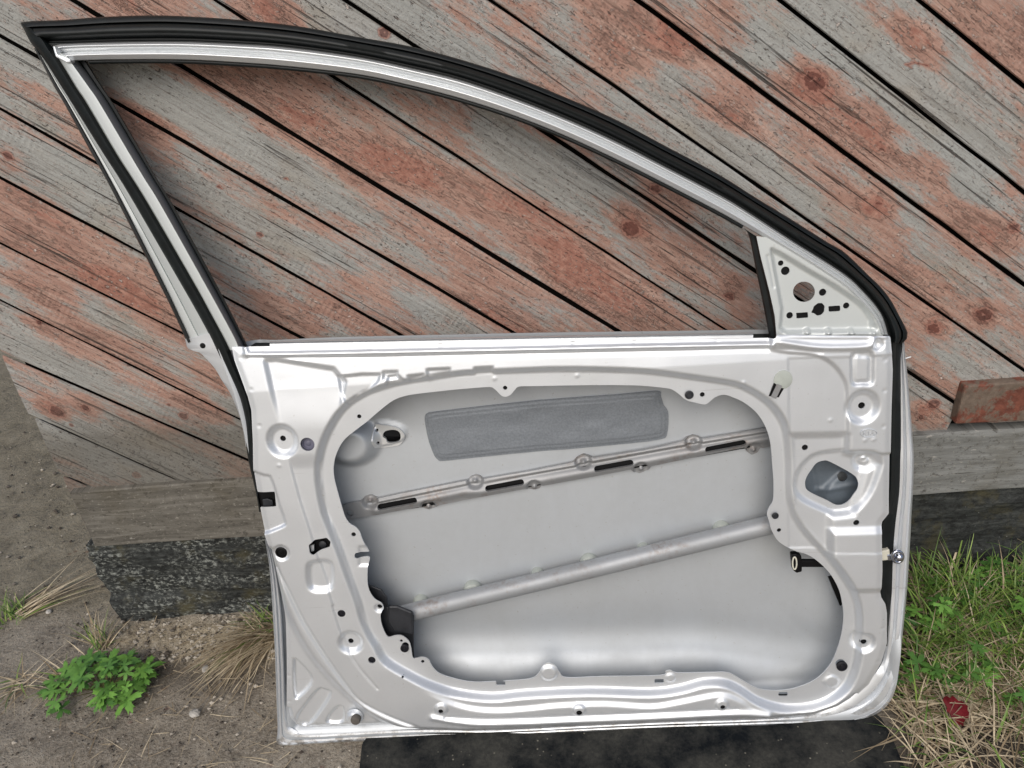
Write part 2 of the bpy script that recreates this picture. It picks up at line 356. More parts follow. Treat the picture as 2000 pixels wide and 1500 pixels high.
# ------------------------------------------------------------------ ground
def patch(pts, X, Y, soft):
    p = np.array([on_ground(q)[:2] for q in pts]); return ss(sd_poly(p, X, Y)/soft+0.5)
def make_ground():
    xs = np.unique(np.r_[np.linspace(-60, -1.5, 14), np.arange(-1.5, 1.4, 0.014), np.linspace(1.4, 60, 14)])
    ys = np.unique(np.r_[np.linspace(-60, -0.75, 14), np.arange(-0.75, 0.10, 0.014), np.arange(0.1, 1.6, 0.06), np.linspace(1.6, 60, 14)])
    X, Y = np.meshgrid(xs, ys); x, y = X.ravel(), Y.ravel()
    Z = (vnoise(x*9, y*9, 1)-0.5)*0.010+(vnoise(x*28, y*28, 2)-0.5)*0.006
    near_ = ((x > -1.5) & (x < 1.4) & (y > -0.75) & (y < 0.1))
    soil = np.maximum(patch([(1735, 1120), (2300, 1100), (2300, 1700), (1780, 1700), (1715, 1420), (1700, 1300)], x, y, 0.10), 0.75*patch([(290, 1290), (400, 1270), (540, 1260), (540, 1320), (430, 1345), (300, 1330)], x, y, 0.08))
    rub = patch([(200, 1215), (545, 1215), (545, 1290), (420, 1300), (330, 1270), (215, 1270)], x, y, 0.07)
    slab = ss((y+0.02)/0.10)
    Z += rub*(vnoise(x*60, y*60, 5)-0.4)*0.012 + soil*(vnoise(x*22, y*22, 6)-0.5)*0.02
    Z = np.where(near_, Z, 0.0)-0.003
    v = np.c_[x, y, Z]; nx = len(xs); idx = np.arange(len(x)).reshape(len(ys), nx)
    f = np.stack([idx[:-1, :-1], idx[:-1, 1:], idx[1:, 1:], idx[1:, :-1]], -1).reshape(-1, 4)
    o = mesh('ground', v, f, M_GROUND); tag(o, kind='structure')
    attr(o, 'soil', soil); attr(o, 'rubble', rub); attr(o, 'slab', slab)
make_ground()

# ------------------------------------------------------------------ wooden wall
GAPS = {'Lg': ([(70, 816), (364, 947)], .0020), 'Lf': ([(0, 690), (483, 900)], .0020), 'Le': ([(0, 587), (465, 819)], .0022), 'Ld': ([(21, 487), (360, 655)], .0024),
 'Lc': ([(0, 350), (280, 497), (437, 581), (588, 662)], .0022), 'Lb': ([(0, 213), (192, 325), (336, 399), (472, 480), (700, 609)], .0032), 'La': ([(0, 70), (224, 200), (700, 472), (783, 525)], .0036),
 'L1': ([(140, 0), (200, 33), (332, 119), (700, 343), (1007, 525)], .0038), 'L2': ([(416, 0), (480, 38), (633, 140), (700, 182), (1231, 525)], .0024),
 'L3': ([(671, 0), (853, 102), (1017, 234), (1350, 455), (1482, 540), (1867, 781)], .0062), 'L4': ([(958, 0), (1300, 241), (1720, 525), (2000, 725)], .0042),
 'L5': ([(1241, 0), (1300, 38), (1790, 400), (1958, 525)], .0060), 'L6': ([(1524, 0), (2000, 374)], .0048), 'L7': ([(1797, 0), (2000, 165)], .0050)}
TH = R_(-37.07); TD = np.array([math.cos(TH), math.sin(TH)]); TN = np.array([-math.sin(TH), math.cos(TH)])
lines = []
for kx, (pts, hg) in GAPS.items():
    q = np.array([on_wall(p) for p in pts]); s, t = q @ TD, q @ TN
    sl_ = np.polyfit(s, t, 1) if len(s) > 1 else (0, t[0])
    lines.append((sl_[0], sl_[1], hg*(0.44 if kx in ('L3', 'L4', 'L5', 'L6', 'L7') else 0.68 if kx in ('La', 'L1', 'L2') else 0.95)))
L3C = lines[9][1]
lines.sort(key=lambda a: a[1]+a[0]*0.2)
lo = lines[0]; hi = lines[-1]
lines = [(lo[0], lo[1]-0.104, .003), ] + lines
lines = [(lo[0], lo[1]-0.208, .003), ] + lines
for i in range(1, 18): lines.append((0.0, hi[1]+0.104*i+hi[0]*0.3, 0.003))
PATCH = [  # x, y, half length along the grain, half width, paint amount
 (1195, 75, 90, 60, .5), (1290, 60, 70, 40, .3), (1100, 230, 160, 45, .35), (1040, 430, 130, 40, .5), (1180, 560, 190, 55, .75), (1340, 520, 90, 50, .35), (1240, 440, 50, 26, .7), (1300, 380, 60, 40, .45),
 (1400, 200, 90, 34, .7), (1330, 95, 60, 40, .6), (1420, 50, 60, 40, .45), (1590, 165, 40, 32, .8), (1560, 150, 60, 45, .5), (1660, 240, 110, 60, .5), (1760, 300, 120, 45, .45), (1715, 400, 40, 26, .85), (1500, 370, 60, 25, .55), (1880, 430, 110, 45, .5), (1960, 460, 60, 40, .55),
 (1800, 90, 60, 30, .45), (1790, 60, 50, 35, .35), (1950, 80, 60, 50, .45), (1960, 330, 70, 40, .4), (1830, 630, 40, 26, .6), (1920, 615, 40, 32, .7), (1750, 560, 150, 40, .3), (1850, 740, 100, 40, .2),
 (560, 190, 110, 45, .45), (420, 140, 70, 30, .4), (650, 280, 160, 45, .35), (780, 320, 90, 35, .55), (880, 370, 120, 40, .55), (760, 420, 200, 40, .15), (680, 620, 110, 30, .4), (560, 620, 90, 40, .5), (900, 580, 150, 40, .35), (1000, 640, 120, 35, .3),
 (285, 245, 60, 30, .75), (420, 370, 130, 35, .15), (620, 480, 150, 45, .1), (730, 560, 60, 30, .3),
 (60, 180, 110, 40, .2), (170, 280, 60, 30, .35), (110, 440, 160, 40, .15), (60, 400, 90, 30, .3), (140, 520, 160, 45, .5), (240, 560, 90, 30, .55), (90, 570, 90, 35, .5), (330, 640, 90, 40, .35), (120, 650, 110, 40, .3), (210, 670, 120, 40, .45), (330, 760, 120, 45, .3), (420, 740, 70, 35, .6), (400, 800, 70, 30, .5), (105, 800, 45, 30, .85), (170, 790, 40, 22, .6), (90, 640, 60, 24, .3), (60, 720, 60, 25, .25), (250, 870, 60, 20, .2),
 (20, 300, 40, 30, .35), (230, 20, 60, 40, .35), (300, 15, 80, 35, .4), (540, 35, 60, 35, .5), (500, 20, 60, 30, .35), (750, 110, 45, 26, .7), (970, 80, 120, 40, .1),
 (1450, 600, 60, 30, .4), (1430, 560, 30, 25, .6), (1810, 820, 40, 40, .5), (1800, 800, 30, 20, .6),
 # bare grey areas
 (60, 90, 130, 60, -.5), (130, 340, 150, 35, -.35), (300, 175, 90, 35, -.6), (430, 250, 180, 40, -.6), (600, 350, 160, 40, -.45), (500, 430, 160, 30, -.3), (760, 480, 200, 35, -.25), (1000, 290, 90, 40, -.55), (1120, 330, 90, 30, -.6), (1010, 170, 120, 40, -.3),
 (1120, 80, 60, 40, -.3), (1350, 170, 80, 35, -.7), (1430, 300, 130, 40, -.65), (1530, 380, 90, 30, -.4), (1480, 90, 90, 30, -.5), (1620, 60, 70, 50, -.7), (1720, 130, 110, 40, -.7), (1820, 230, 120, 40, -.75), (1930, 310, 90, 40, -.55), (1760, 280, 40, 14, -.5), (1890, 370, 50, 25, -.5),
 (730, 30, 90, 50, -.5), (850, 60, 110, 40, -.35), (600, 60, 60, 30, -.2), (640, 20, 70, 30, -.4), (180, 870, 200, 60, -.5), (330, 900, 160, 50, -.6), (60, 480, 70, 30, -.2), (180, 620, 90, 25, -.3), (70, 700, 100, 30, -.35), (420, 690, 60, 18, -.3), (1900, 710, 120, 50, -.25), (1650, 620, 60, 30, -.3)]
KNOTS = [(1825, 790, 20), (1800, 815, 12), (1845, 830, 10), (1280, 367, 17), (1232, 447, 26), (1590, 160, 30), (1922, 615, 27), (1822, 640, 21), (1425, 580, 14), (1065, 408, 9), (112, 803, 22), (168, 796, 13), (358, 812, 15), (75, 630, 8), (268, 927, 13), (1556, 363, 8), (1645, 460, 8), (1118, 63, 6), (920, 255, 7), (1980, 445, 18), (1780, 127, 12), (1810, 132, 8), (750, 65, 14), (430, 365, 8), (560, 350, 7), (15, 305, 13), (508, 458, 9), (1715, 400, 10), (700, 250, 6), (330, 790, 7), (610, 235, 7), (140, 830, 7), (2060, 700, 14)]
def make_wall():
    root = empty('wooden_wall', (-0.94, 0.0, 0.0))
    tag(root, 'weathered shed wall of diagonal boards with peeling red paint on a tarred sill', 'wall')
    inv = Matrix.Translation((0.94, 0, 0))
    V, F, BC = [], [], []
    ZB = 0.335
    for i in range(len(lines)-1):
        (k0, c0, g0), (k1, c1, g1) = lines[i], lines[i+1]
        big = c0 > 1.15
        y0 = random.uniform(-0.0025, 0.0025); tilt = random.uniform(-0.02, 0.02)
        xl = -0.938 + random.uniform(-0.006, 0.004)
        if c0 < -0.2: xl += 0.004
        rows = [(0.003, 0.019, 0.0), (0.0, 0.0022, 0.0), (0.0012, 0.0, 0.0)] + [(0.0, 0.0, q) for q in np.linspace(0.04, 0.96, 14 if not big else 3)] + [(-0.0022, 0.0, 1.0), (-0.0008, 0.0030, 1.0), (-0.0130, 0.019, 1.0)]
        n = 230 if not big else 12
        base = len(V)
        for (off, yy, q) in rows:
            # the row follows the two gap lines; x runs from the wall's end to where the row meets the plank or the far end
            def tz(s): return (c0+k0*s+g0)*(1-q)+(c1+k1*s-g1)*q+off
            def xz(s):
                t = tz(s); return s*TD[0]+t*TN[0], s*TD[1]+t*TN[1]
            S = np.linspace(-3.2, 3.2, 1601); xx, zz = xz(S)
            sa = np.interp(xl, xx, S); se = min(np.interp(1.7, xx, S), np.interp(-(ZB), -zz, S))
            top = np.interp(-2.25, -zz, S); sa = max(sa, top)
            if abs(lines[i+1][1]-L3C) < 1e-9: se = min(se, np.interp(on_wall((1862, 800))[0]+0.004*math.sin(q*9), xx, S))
            if lines[i][1] >= L3C-1e-9: se = min(se, np.interp(-on_wall((1930, 826))[1], -zz, S))
            se = max(se, sa+0.001)
            sv = np.linspace(sa, se, n); x, z = xz(sv)
            wob = 0.0016*(vnoise(sv*14+i*9, sv*0+i, 3)-0.5) if q in (0.0, 1.0) else 0
            cup = -0.0015*(2*q-1)**2
            yv = y0 + yy + tilt*(q-0.5)*0.1 - cup
            for a in range(n):
                V.append((x[a]+TN[0]*(wob[a] if np.ndim(wob) else 0), yv, z[a]+TN[1]*(wob[a] if np.ndim(wob) else 0)))
                BC.append((sv[a]+i*7.31, tz(sv[a])+i*3.17, i*0.77))
        nr = len(rows)
        for r in range(nr-1):
            for a in range(n-1):
                p = base+r*n+a; F.append((p, p+1, p+n+1, p+n))
        # board end
        for a_, rev in ((0, False), (n-1, True)):
            ring = [base+r*n+a_ for r in range(nr)]
            F.append(ring if rev else ring[::-1])
    V = np.array(V); BC = np.array(BC)
    o = mesh('cladding', [(q[0]+0.94, q[1], q[2]) for q in V], F, M_WOOD, root, True, 35)
    x, z = V[:, 0], V[:, 2]; paint = np.full(len(V), 0.34); knot = np.zeros(len(V))
    s, t = x*TD[0]+z*TD[1], x*TN[0]+z*TN[1]
    bo = np.random.default_rng(11).uniform(-0.14, 0.16, 80); paint += bo[np.round(BC[:, 2]/0.77).astype(int)]
    for (px, py, a, b, amt) in PATCH:
        c = np.array(on_wall((px, py))); sc = 0.00083; cs, ct = c @ TD, c @ TN
        d = np.hypot((s-cs)/(a*sc), (t-ct)/(b*sc)); paint += amt*np.exp(-(d*1.05)**4)
    for (px, py, r) in KNOTS:
        c = np.array(on_wall((px, py))); cs, ct = c @ TD, c @ TN; rr = r*0.00066
        d = np.hypot((s-cs)/(rr*1.25), (t-ct)/rr); knot = np.maximum(knot, np.clip(1.25-d*0.85, 0, 1))
    dirt = 1.0*ss((0.66-z)/0.30)*ss((0.25-x)/0.8) + 0.5*ss((0.50-z)/0.14)
    attr(o, 'paint', paint); attr(o, 'knot', knot); attr(o, 'dirt', dirt); attr(o, 'bc', BC, 'FLOAT_VECTOR')
    # dark boarding behind the gaps
    def box(name, x0, x1, y0, y1, z0, z1, mat, nx=1, jit=0.0, nz=1, bev=0.0):
        v, f = [], []
        xs = np.linspace(x0, x1, nx+1); zs = np.linspace(z0, z1, nz+1)
        # front face grid, wrapped to the back
        prof = [(y1, z1), (y0+bev, z1)] + ([(y0, z1-bev)] if bev else []) + [(y0, q) for q in zs[::-1][1:-1]] + ([(y0, z0+bev)] if bev else []) + [(y0+bev, z0), (y1, z0)]
        if not bev: prof = [(y1, z1)] + [(y0, q) for q in zs[::-1]] + [(y1, z0)]
        m_ = len(prof)
        for a, xx in enumerate(xs):
            for b, (yy, zz) in enumerate(prof):
                e = jit if 0 < b < m_-1 else 0
                ex = (rng.random()-0.5)*1.2*jit*(1 if a == 0 else 0)
                dy = (vnoise(np.array([xx*9.0]), np.array([zz*40.0]), 4)[0]-0.5)*2*e; dz = (vnoise(np.array([xx*12.0]), np.array([b*3.7]), 8)[0]-0.5)*1.2*e
                v.append((xx+0.94+ex, yy+dy, zz+dz))
        for a in range(len(xs)-1):
            for b in range(m_-1):
                p = a*m_+b; f.append((p, p+1, p+m_+1, p+m_))
        f.append(list(range(m_))[::-1]); f.append([(len(xs)-1)*m_+b for b in range(m_)])
        return mesh(name, v, f, mat, root, True, 32)
    box('backing', -0.925, 1.7, 0.021, 0.14, 0.02, 2.25, M_DARKWOOD)
    z1 = on_wall((150, 963), -0.014)[1]; z1b = on_wall((2000, 836), -0.014)[1]
    zb = on_wall((300, 1061), -0.014)[1]; zt = (z1+z1b)/2
    pl = box('plank', on_wall((150, 990), -0.014)[0], 1.7, -0.014, 0.020, zb, zt, M_PLANK, 120, 0.003, 8, 0.003)
    pl['label'] = 'bare grey horizontal plank below the boards'
    sb = box('sill_beam', on_wall((171, 1069), 0.0)[0], 1.7, -0.002, 0.12, -0.03, zb-0.003, M_TAR, 160, 0.007, 14, 0.006)
    sb['label'] = 'black tarred sill beam with pale lichen'
    # short red offcut nailed on at the right
    q = [on_wall(p, -0.02) for p in [(1866, 829), (1885, 754), (2140, 736), (2140, 815)]]
    front = cr([q[0], ((q[0][0]+q[1][0])/2+0.004, (q[0][1]+q[1][1])/2), q[1], q[2], q[3]], 1, True)
    v = [(a+0.94, -0.020, b) for a, b in q] + [(a+0.94, 0.0, b) for a, b in q]
    f = [(0, 3, 2, 1), (0, 1, 5, 4), (1, 2, 6, 5), (2, 3, 7, 6), (3, 0, 4, 7)]
    rb = mesh('board_offcut', v, f, M_REDBOARD, root, False); rb['label'] = 'short offcut with flaking red paint'
    bv = rb.modifiers.new('bevel', 'BEVEL'); bv.width = 0.003; bv.segments = 2
make_wall()

# ------------------------------------------------------------------ the car door
door = empty('car_door')
door.matrix_world = Matrix(((EU[0], EV[0], EN[0], DO[0]), (EU[1], EV[1], EN[1], DO[1]), (EU[2], EV[2], EN[2], DO[2]), (0, 0, 0, 1)))
tag(door, 'stripped silver car door shell with black seals leaning against the wooden wall', 'car door')

def heightfield(name, mask, hfun, bbox, step, mat, skirt=0.0018, parent=None):
    (x0, y0), (x1, y1) = bbox
    nx, ny = int((x1-x0)/step)+2, int((y1-y0)/step)+2
    gx = x0+np.arange(nx)*step; gy = y0+np.arange(ny)*step
    X, Y = np.meshgrid(gx, gy); S = mask(X.ravel(), Y.ravel()).reshape(ny, nx); S[S == 0] = 1e-7
    ins = S > 0; idx = -np.ones((ny, nx), int); vx, vy = [], []
    idx[ins] = np.arange(ins.sum()); vx = list(X[ins]); vy = list(Y[ins])
    c = ins[:-1, :-1].astype(int)+ins[:-1, 1:]+ins[1:, 1:]+ins[1:, :-1]
    full = c == 4
    F = np.stack([idx[:-1, :-1][full], idx[:-1, 1:][full], idx[1:, 1:][full], idx[1:, :-1][full]], -1).tolist()
    cut = {}; bnd = []
    def edge(a, b):
        key = (a, b) if a < b else (b, a)
        if key not in cut:
            (j0, i0), (j1, i1) = key; s0, s1 = S[j0, i0], S[j1, i1]; t = min(max(s0/(s0-s1), 0.02), 0.98)
            cut[key] = len(vx); vx.append(gx[i0]+t*(gx[i1]-gx[i0])); vy.append(gy[j0]+t*(gy[j1]-gy[j0]))
        return cut[key]
    for j, i in np.argwhere((c > 0) & (c < 4)):
        cs = [(j, i), (j, i+1), (j+1, i+1), (j+1, i)]; poly = []
        for k in range(4):
            a, b = cs[k], cs[(k+1) % 4]
            if ins[a]: poly.append((idx[a], 0))
            if ins[a] != ins[b]: poly.append((edge(a, b), 1))
        if len(poly) > 2:
            F.append([q[0] for q in poly])
            for k in range(len(poly)):
                a, b = poly[k], poly[(k+1) % len(poly)]
                if a[1] and b[1]: bnd.append((a[0], b[0]))
    vx, vy = np.array(vx), np.array(vy); h = hfun(vx, vy)
    V = np.c_[vx, vy, h]
    if skirt:
        used = sorted({q for e in bnd for q in e}); top = {q: len(V)+k for k, q in enumerate(used)}; bot = {q: len(V)+len(used)+k for k, q in enumerate(used)}
        T = V[used]; B = T.copy(); B[:, 2] -= skirt; V = np.vstack([V, T, B])
        for a, b in bnd: F.append([top[b], top[a], bot[a], bot[b]])
    return mesh(name, V, F, mat, parent or door, True)

OUT = [(450, 679), (700, 675), (985, 669), (1300, 664), (1512, 660), (1516, 653), (1736, 655), (1740, 720), (1738, 800), (1736, 900), (1735, 960), (1735, 1002), (1722, 1018), (1718, 1040), (1719, 1110), (1717, 1150), (1720, 1165), (1728, 1178), (1731, 1195), (1731, 1255), (1720, 1292), (1695, 1335), (1660, 1366), (1636, 1381), (1590, 1396), (1500, 1404), (1300, 1412), (1160, 1418), (1000, 1426), (914, 1429), (822, 1426), (684, 1431), (599, 1434), (573, 1430), (560, 1414), (555, 1385), (555, 1293), (553, 1224), (547, 1160), (537, 1107), (526, 1066), (517, 1040), (508, 995), (502, 960), (496, 925), (495, 860), (492, 800), (485, 773), (474, 746), (457, 706)]
OPEN = [(900, 762), (842, 768), (796, 774), (767, 784), (739, 805), (716, 825), (691, 844), (670, 862), (656, 887), (650, 912), (651, 935), (657, 960), (666, 992), (673, 1013), (682, 1026), (694, 1033), (701, 1042), (706, 1056), (712, 1068), (718, 1080), (718, 1082), (695, 1083), (691, 1088), (694, 1094), (719, 1092), (717, 1110), (716, 1130), (717, 1146), (721, 1160), (731, 1174), (744, 1182), (748, 1192), (742, 1204), (744, 1222), (751, 1240), (758, 1248), (770, 1245), (783, 1245), (795, 1253), (801, 1265), (805, 1288), (812, 1289), (824, 1287), (836, 1293), (843, 1307), (858, 1322), (890, 1334), (925, 1340), (961, 1339), (1010, 1336), (1039, 1332), (1052, 1322), (1060, 1308), (1072, 1302), (1085, 1308), (1094, 1322), (1108, 1331), (1180, 1329), (1291, 1327), (1302, 1319), (1312, 1317), (1327, 1322), (1390, 1321), (1426, 1322), (1450, 1334), (1482, 1349), (1517, 1353), (1552, 1349), (1594, 1332), (1625, 1300), (1643, 1255), (1650, 1213), (1647, 1178), (1639, 1150), (1622, 1122), (1601, 1101), (1580, 1087), (1552, 1078), (1524, 1062), (1510, 1041), (1505, 1024), (1500, 1006), (1505, 993), (1512, 980), (1513, 946), (1511, 916), (1507, 870), (1498, 838), (1481, 810), (1456, 789), (1433, 778), (1415, 773), (1398, 778), (1387, 787), (1378, 792), (1362, 789), (1341, 783), (1329, 773), (1316, 764), (1302, 760), (1249, 755), (1168, 754), (1050, 756), (1014, 757), (1005, 764), (997, 773), (988, 777), (979, 775), (972, 768), (963, 760), (952, 758)]
TRI = [(1587, 921), (1597, 908), (1610, 903), (1624, 905), (1668, 929), (1678, 942), (1677, 956), (1670, 968), (1661, 981), (1648, 989), (1634, 989), (1619, 981), (1582, 963), (1575, 949), (1578, 935)]
FL = -0.008                                           # level of the flange round the opening
HOLES = [(551, 858, 5.5), (699, 817, 4), (986, 761, 4), (1374, 774, 4.5), (1573, 875, 5.5), (1683, 792, 6), (1671, 1019, 5.5), (1525, 1041, 4), (688, 1049, 4.5), (684, 1255, 5.5), (739, 1192, 5), (782, 1258, 3), (824, 1299, 3.5), (862, 1384, 5), (1131, 1387, 6), (1410, 1376, 5), (1688, 1255, 5.5), (787, 1320, 2.5), (551, 1080, 10), (667, 1198, 7), (727, 1287, 7.5), (790, 1267, 7), (1645, 1302, 9), (602, 866, 13)]
def rectpx(cx, cy, hw, hh, a=0.0):
    c, s = math.cos(a), math.sin(a); return [(cx+x*c-y*s, cy+x*s+y*c) for x, y in ((-hw, -hh), (hw, -hh), (hw, hh), (-hw, hh))]
def circ(cx, cy, r, n=20, asp=1.0): return [(cx+r*math.cos(2*math.pi*k/n), cy+r*asp*math.sin(2*math.pi*k/n)) for k in range(n)]
RECTS = [rectpx(977, 1346, 9, 4), rectpx(1290, 1342, 9, 4), rectpx(1533, 1364, 9, 4), [(490, 963), (536, 961), (539, 990), (490, 993)], [(604, 1063), (615, 1054), (638, 1050), (646, 1058), (644, 1068), (628, 1073), (612, 1083), (606, 1078)] ]
_out = PL(OUT, -0.004); _open = cr(PL(OPEN, FL), 4, True); _tri = cr(PL(TRI, -0.006), 4, True)
_rects = [PL(q, -0.003) for q in RECTS]
_holes = [(P((x, y), -0.004), r*PX*0.96) for x, y, r in HOLES]
def panel_mask(X, Y):
    s = sd_poly(_out, X, Y)
    for q in [_open, _tri]+_rects: s = np.minimum(s, -sd_poly(q, X, Y))
    for c, r in _holes: s = np.minimum(s, np.hypot(X-c[0], Y-c[1])-r)
    return s
S1 = [(620, 923), (623, 895), (631, 865), (647, 830), (670, 798), (705, 773), (739, 759), (785, 747), (843, 738), (900, 730), (938, 728), (1030, 724), (1099, 722), (1191, 723), (1272, 727), (1364, 739), (1433, 750), (1468, 764), (1502, 787), (1525, 815), (1537, 845), (1542, 900), (1543, 960), (1548, 994), (1562, 1024), (1590, 1059), (1615, 1084), (1635, 1107), (1656, 1137), (1672, 1167), (1679, 1201), (1679, 1250), (1676, 1290), (1662, 1332), (1640, 1358), (1608, 1377), (1566, 1386), (1524, 1385), (1480, 1372), (1446, 1352), (1414, 1340), (1375, 1340), (1330, 1352), (1270, 1359), (1150, 1356), (1030, 1361), (960, 1368), (891, 1360), (845, 1344), (799, 1321), (753, 1293), (735, 1265), (721, 1242), (707, 1212), (698, 1178), (680, 1130), (664, 1084), (646, 1038), (632, 1001), (623, 957)]
S2 = [(800, 1328), (850, 1358), (902, 1379), (960, 1387), (1030, 1383), (1090, 1377), (1180, 1374), (1270, 1379), (1330, 1370), (1390, 1358), (1420, 1358), (1450, 1370), (1480, 1388), (1560, 1396), (1620, 1386), (1660, 1352), (1640, 1310), (1560, 1340), (1400, 1300), (900, 1300), (820, 1285)]
def panel_h(X, Y):
    h = np.zeros(len(X))
    add_step(h, X, Y, cr(PL(S1, -0.004), 4, True), -0.0135, 0.0125)
    g = np.zeros(len(X)); add_step(g, X, Y, cr(PL(S2, -0.003), 4, True), -0.0048, 0.010)
    h += g*ss((X-P((815, 1360))[0])/0.07)*ss((P((1490, 1380))[0]-X)/0.05)
    # the upper strip leans back a little
    vt = P((1000, 735))[1]; h -= 0.10*np.maximum(0, Y-vt-0.0)
    # belt beads
    add_line(h, X, Y, cr(PL([(476, 682), (482, 691), (497, 694), (700, 690), (985, 684), (1300, 677), (1507, 673)]), 4), 0.0046, 0.0032)
    add_line(h, X, Y, cr(PL([(486, 700), (700, 700), (985, 693), (1300, 687), (1512, 682), (1600, 688)]), 4), -0.0022, 0.0030)
    add_line(h, X, Y, cr(PL([(1514, 666), (1530, 668), (1600, 677), (1690, 675), (1704, 664)]), 4), 0.0038, 0.0042)
    add_line(h, X, Y, PL([(1512, 658), (1730, 658)]), 0.002, 0.002)
    # top left field and its ribs
    g = np.zeros(len(X)); add_step(g, X, Y, PL([(514, 706), (535, 704), (650, 722), (672, 748), (664, 800), (642, 835), (600, 842), (560, 840), (545, 822)]), -0.0060, 0.009)
    h += g*ss((Y-P((600, 842))[1])/0.085)
    add_step(h, X, Y, cr(PL([(659, 741), (668, 736), (742, 732), (722, 761), (700, 772), (676, 792)]), 2, True), -0.0042, 0.0045)
    add_step(h, X, Y, PL([(758, 738), (778, 735), (788, 744), (752, 755)]), -0.004, 0.0045)
    add_step(h, X, Y, PL([(796, 735), (828, 732), (824, 738), (800, 744)]), -0.004, 0.0045)
    for a, b, c in ((748, 775, 730), (834, 878, 725), (927, 962, 722)): add_step(h, X, Y, PL(rectpx((a+b)/2, c+4, (b-a)/2, 7, -0.04)), -0.004, 0.005)
    # long ledge down the left side
    R = PL([(562, 890), (585, 975), (606, 1040), (622, 1098), (639, 1148), (664, 1231), (691, 1291), (732, 1341), (757, 1300), (745, 1280), (735, 1265), (707, 1212), (680, 1130), (646, 1038), (623, 957), (622, 905), (610, 885)])
    g = np.zeros(len(X)); add_step(g, X, Y, R, -0.0028, 0.0032); h += g*ss((Y-P((735, 1318))[1])/0.09)*ss((P((560, 885))[1]-Y)/0.03)
    add_line(h, X, Y, cr(PL([(650, 1185), (664, 1231), (691, 1291), (737, 1346)]), 4), -0.0016, 0.0017)
    # lock recess
    add_step(h, X, Y, cr(PL([(470, 929), (516, 929), (530, 937), (547, 992), (555, 1015), (549, 1030), (470, 1045)]), 3, True), -0.005, 0.0045)
    # lower left corner: sheet drops to the hem
    corner = np.vstack([cr(PL([(528, 1075), (546, 1155), (572, 1222), (608, 1284), (650, 1334), (694, 1375), (732, 1402), (785, 1424), (835, 1436)], -0.006), 4), PL([(840, 1520), (440, 1520), (440, 1075)], -0.006)])
    add_step(h, X, Y, corner, -0.0165, 0.026)
    add_line(h, X, Y, cr(PL([(540, 1110), (562, 1155), (592, 1215), (629, 1275), (661, 1321), (695, 1364), (730, 1387), (776, 1408), (815, 1422)]), 4), -0.0035, 0.0026)
    for q, dd in (([(572, 1298), (579, 1294), (608, 1331), (583, 1364), (574, 1360)], -0.0065), ([(578, 1404), (617, 1353), (631, 1351), (643, 1362), (604, 1418), (585, 1421)], -0.0065), ([(636, 1412), (655, 1386), (668, 1386), (669, 1413), (650, 1418)], -0.0065)):
        add_step(h, X, Y, cr(PL(q, -0.0125), 4, True), dd, 0.0052)
    # bottom bead
    add_line(h, X, Y, cr(PL([(846, 1399), (900, 1408), (960, 1411), (1130, 1405), (1300, 1398), (1440, 1391), (1500, 1394)], -0.003), 4), 0.0042, 0.0052)
    add_line(h, X, Y, cr(PL([(870, 1399), (960, 1403), (1130, 1397), (1300, 1390), (1440, 1384)], -0.003), 4), -0.0022, 0.0022)
    # right side: raised edge field, drop below the upper field, lower box
    add_step(h, X, Y, np.vstack([cr(PL([(1505, 684), (1540, 688), (1580, 691), (1606, 698), (1629, 714), (1645, 735), (1653, 758), (1655, 804), (1655, 850), (1654, 886)]), 4), PL([(1800, 886), (1800, 640), (1505, 640)])]), 0.0042, 0.0055)
    add_step(h, X, Y, PL([(1546, 852), (1655, 850), (1655, 890), (1700, 900), (1668, 1006), (1622, 1012), (1622, 1084), (1604, 1072), (1562, 1024), (1550, 994), (1546, 930)]), -0.0055, 0.015)
    add_step(h, X, Y, PL([(1622, 1037), (1760, 1033), (1760, 1152), (1668, 1152), (1645, 1118), (1622, 1088)]), 0.0065, 0.014)
    add_step(h, X, Y, cr(PL([(1555, 950), (1562, 926), (1578, 904), (1601, 890), (1647, 884), (1700, 882), (1716, 891), (1721, 906), (1716, 925), (1700, 965), (1672, 999), (1640, 1007), (1622, 1004), (1578, 984), (1560, 968)]), 3, True), -0.0060, 0.010)
    add_dimple(h, X, Y, P((1693, 905)), 0.020, 0.010, -0.0045); add_dimple(h, X, Y, P((1692, 905)), 0.0075, 0.005, 0.0035)
    add_step(h, X, Y, cr(PL([(1663, 690), (1682, 687), (1702, 689), (1704, 720), (1702, 748), (1682, 750), (1664, 748), (1662, 720)]), 3, True), -0.0045, 0.0050)
    add_step(h, X, Y, cr(PL([(1669, 699), (1682, 697), (1696, 699), (1696, 720), (1695, 741), (1682, 743), (1670, 741)]), 3, True), 0.0022, 0.005)
    add_dimple(h, X, Y, P((1714, 672)), 0.010, 0.002, -0.006)
    # bolt dishes
    add_dimple(h, X, Y, P((551, 862)), 0.0265, 0.0150, -0.0085, 1.12)
    add_dimple(h, X, Y, P((1684, 794)), 0.0265, 0.0150, -0.0080, 1.1)
    add_dimple(h, X, Y, P((684, 1257)), 0.0235, 0.0130, -0.0065); add_dimple(h, X, Y, P((1688, 1257)), 0.0205, 0.0115, -0.0060)
    add_dimple(h, X, Y, P((549, 1080)), 0.0145, 0.0115, -0.003); add_dimple(h, X, Y, P((1072, 1321), FL), 0.017, 0.010, 0.0035)
    add_dimple(h, X, Y, P((739, 1192), FL), 0.0085, 0.005, -0.003); add_dimple(h, X, Y, P((1626, 1334), FL), 0.013, 0.009, 0.0018); add_dimple(h, X, Y, P((1311, 1331), FL), 0.010, 0.006, 0.0022)
    for q in ((862, 1384), (1131, 1387), (1410, 1376)): add_dimple(h, X, Y, P(q), 0.0125, 0.008, 0.0032)
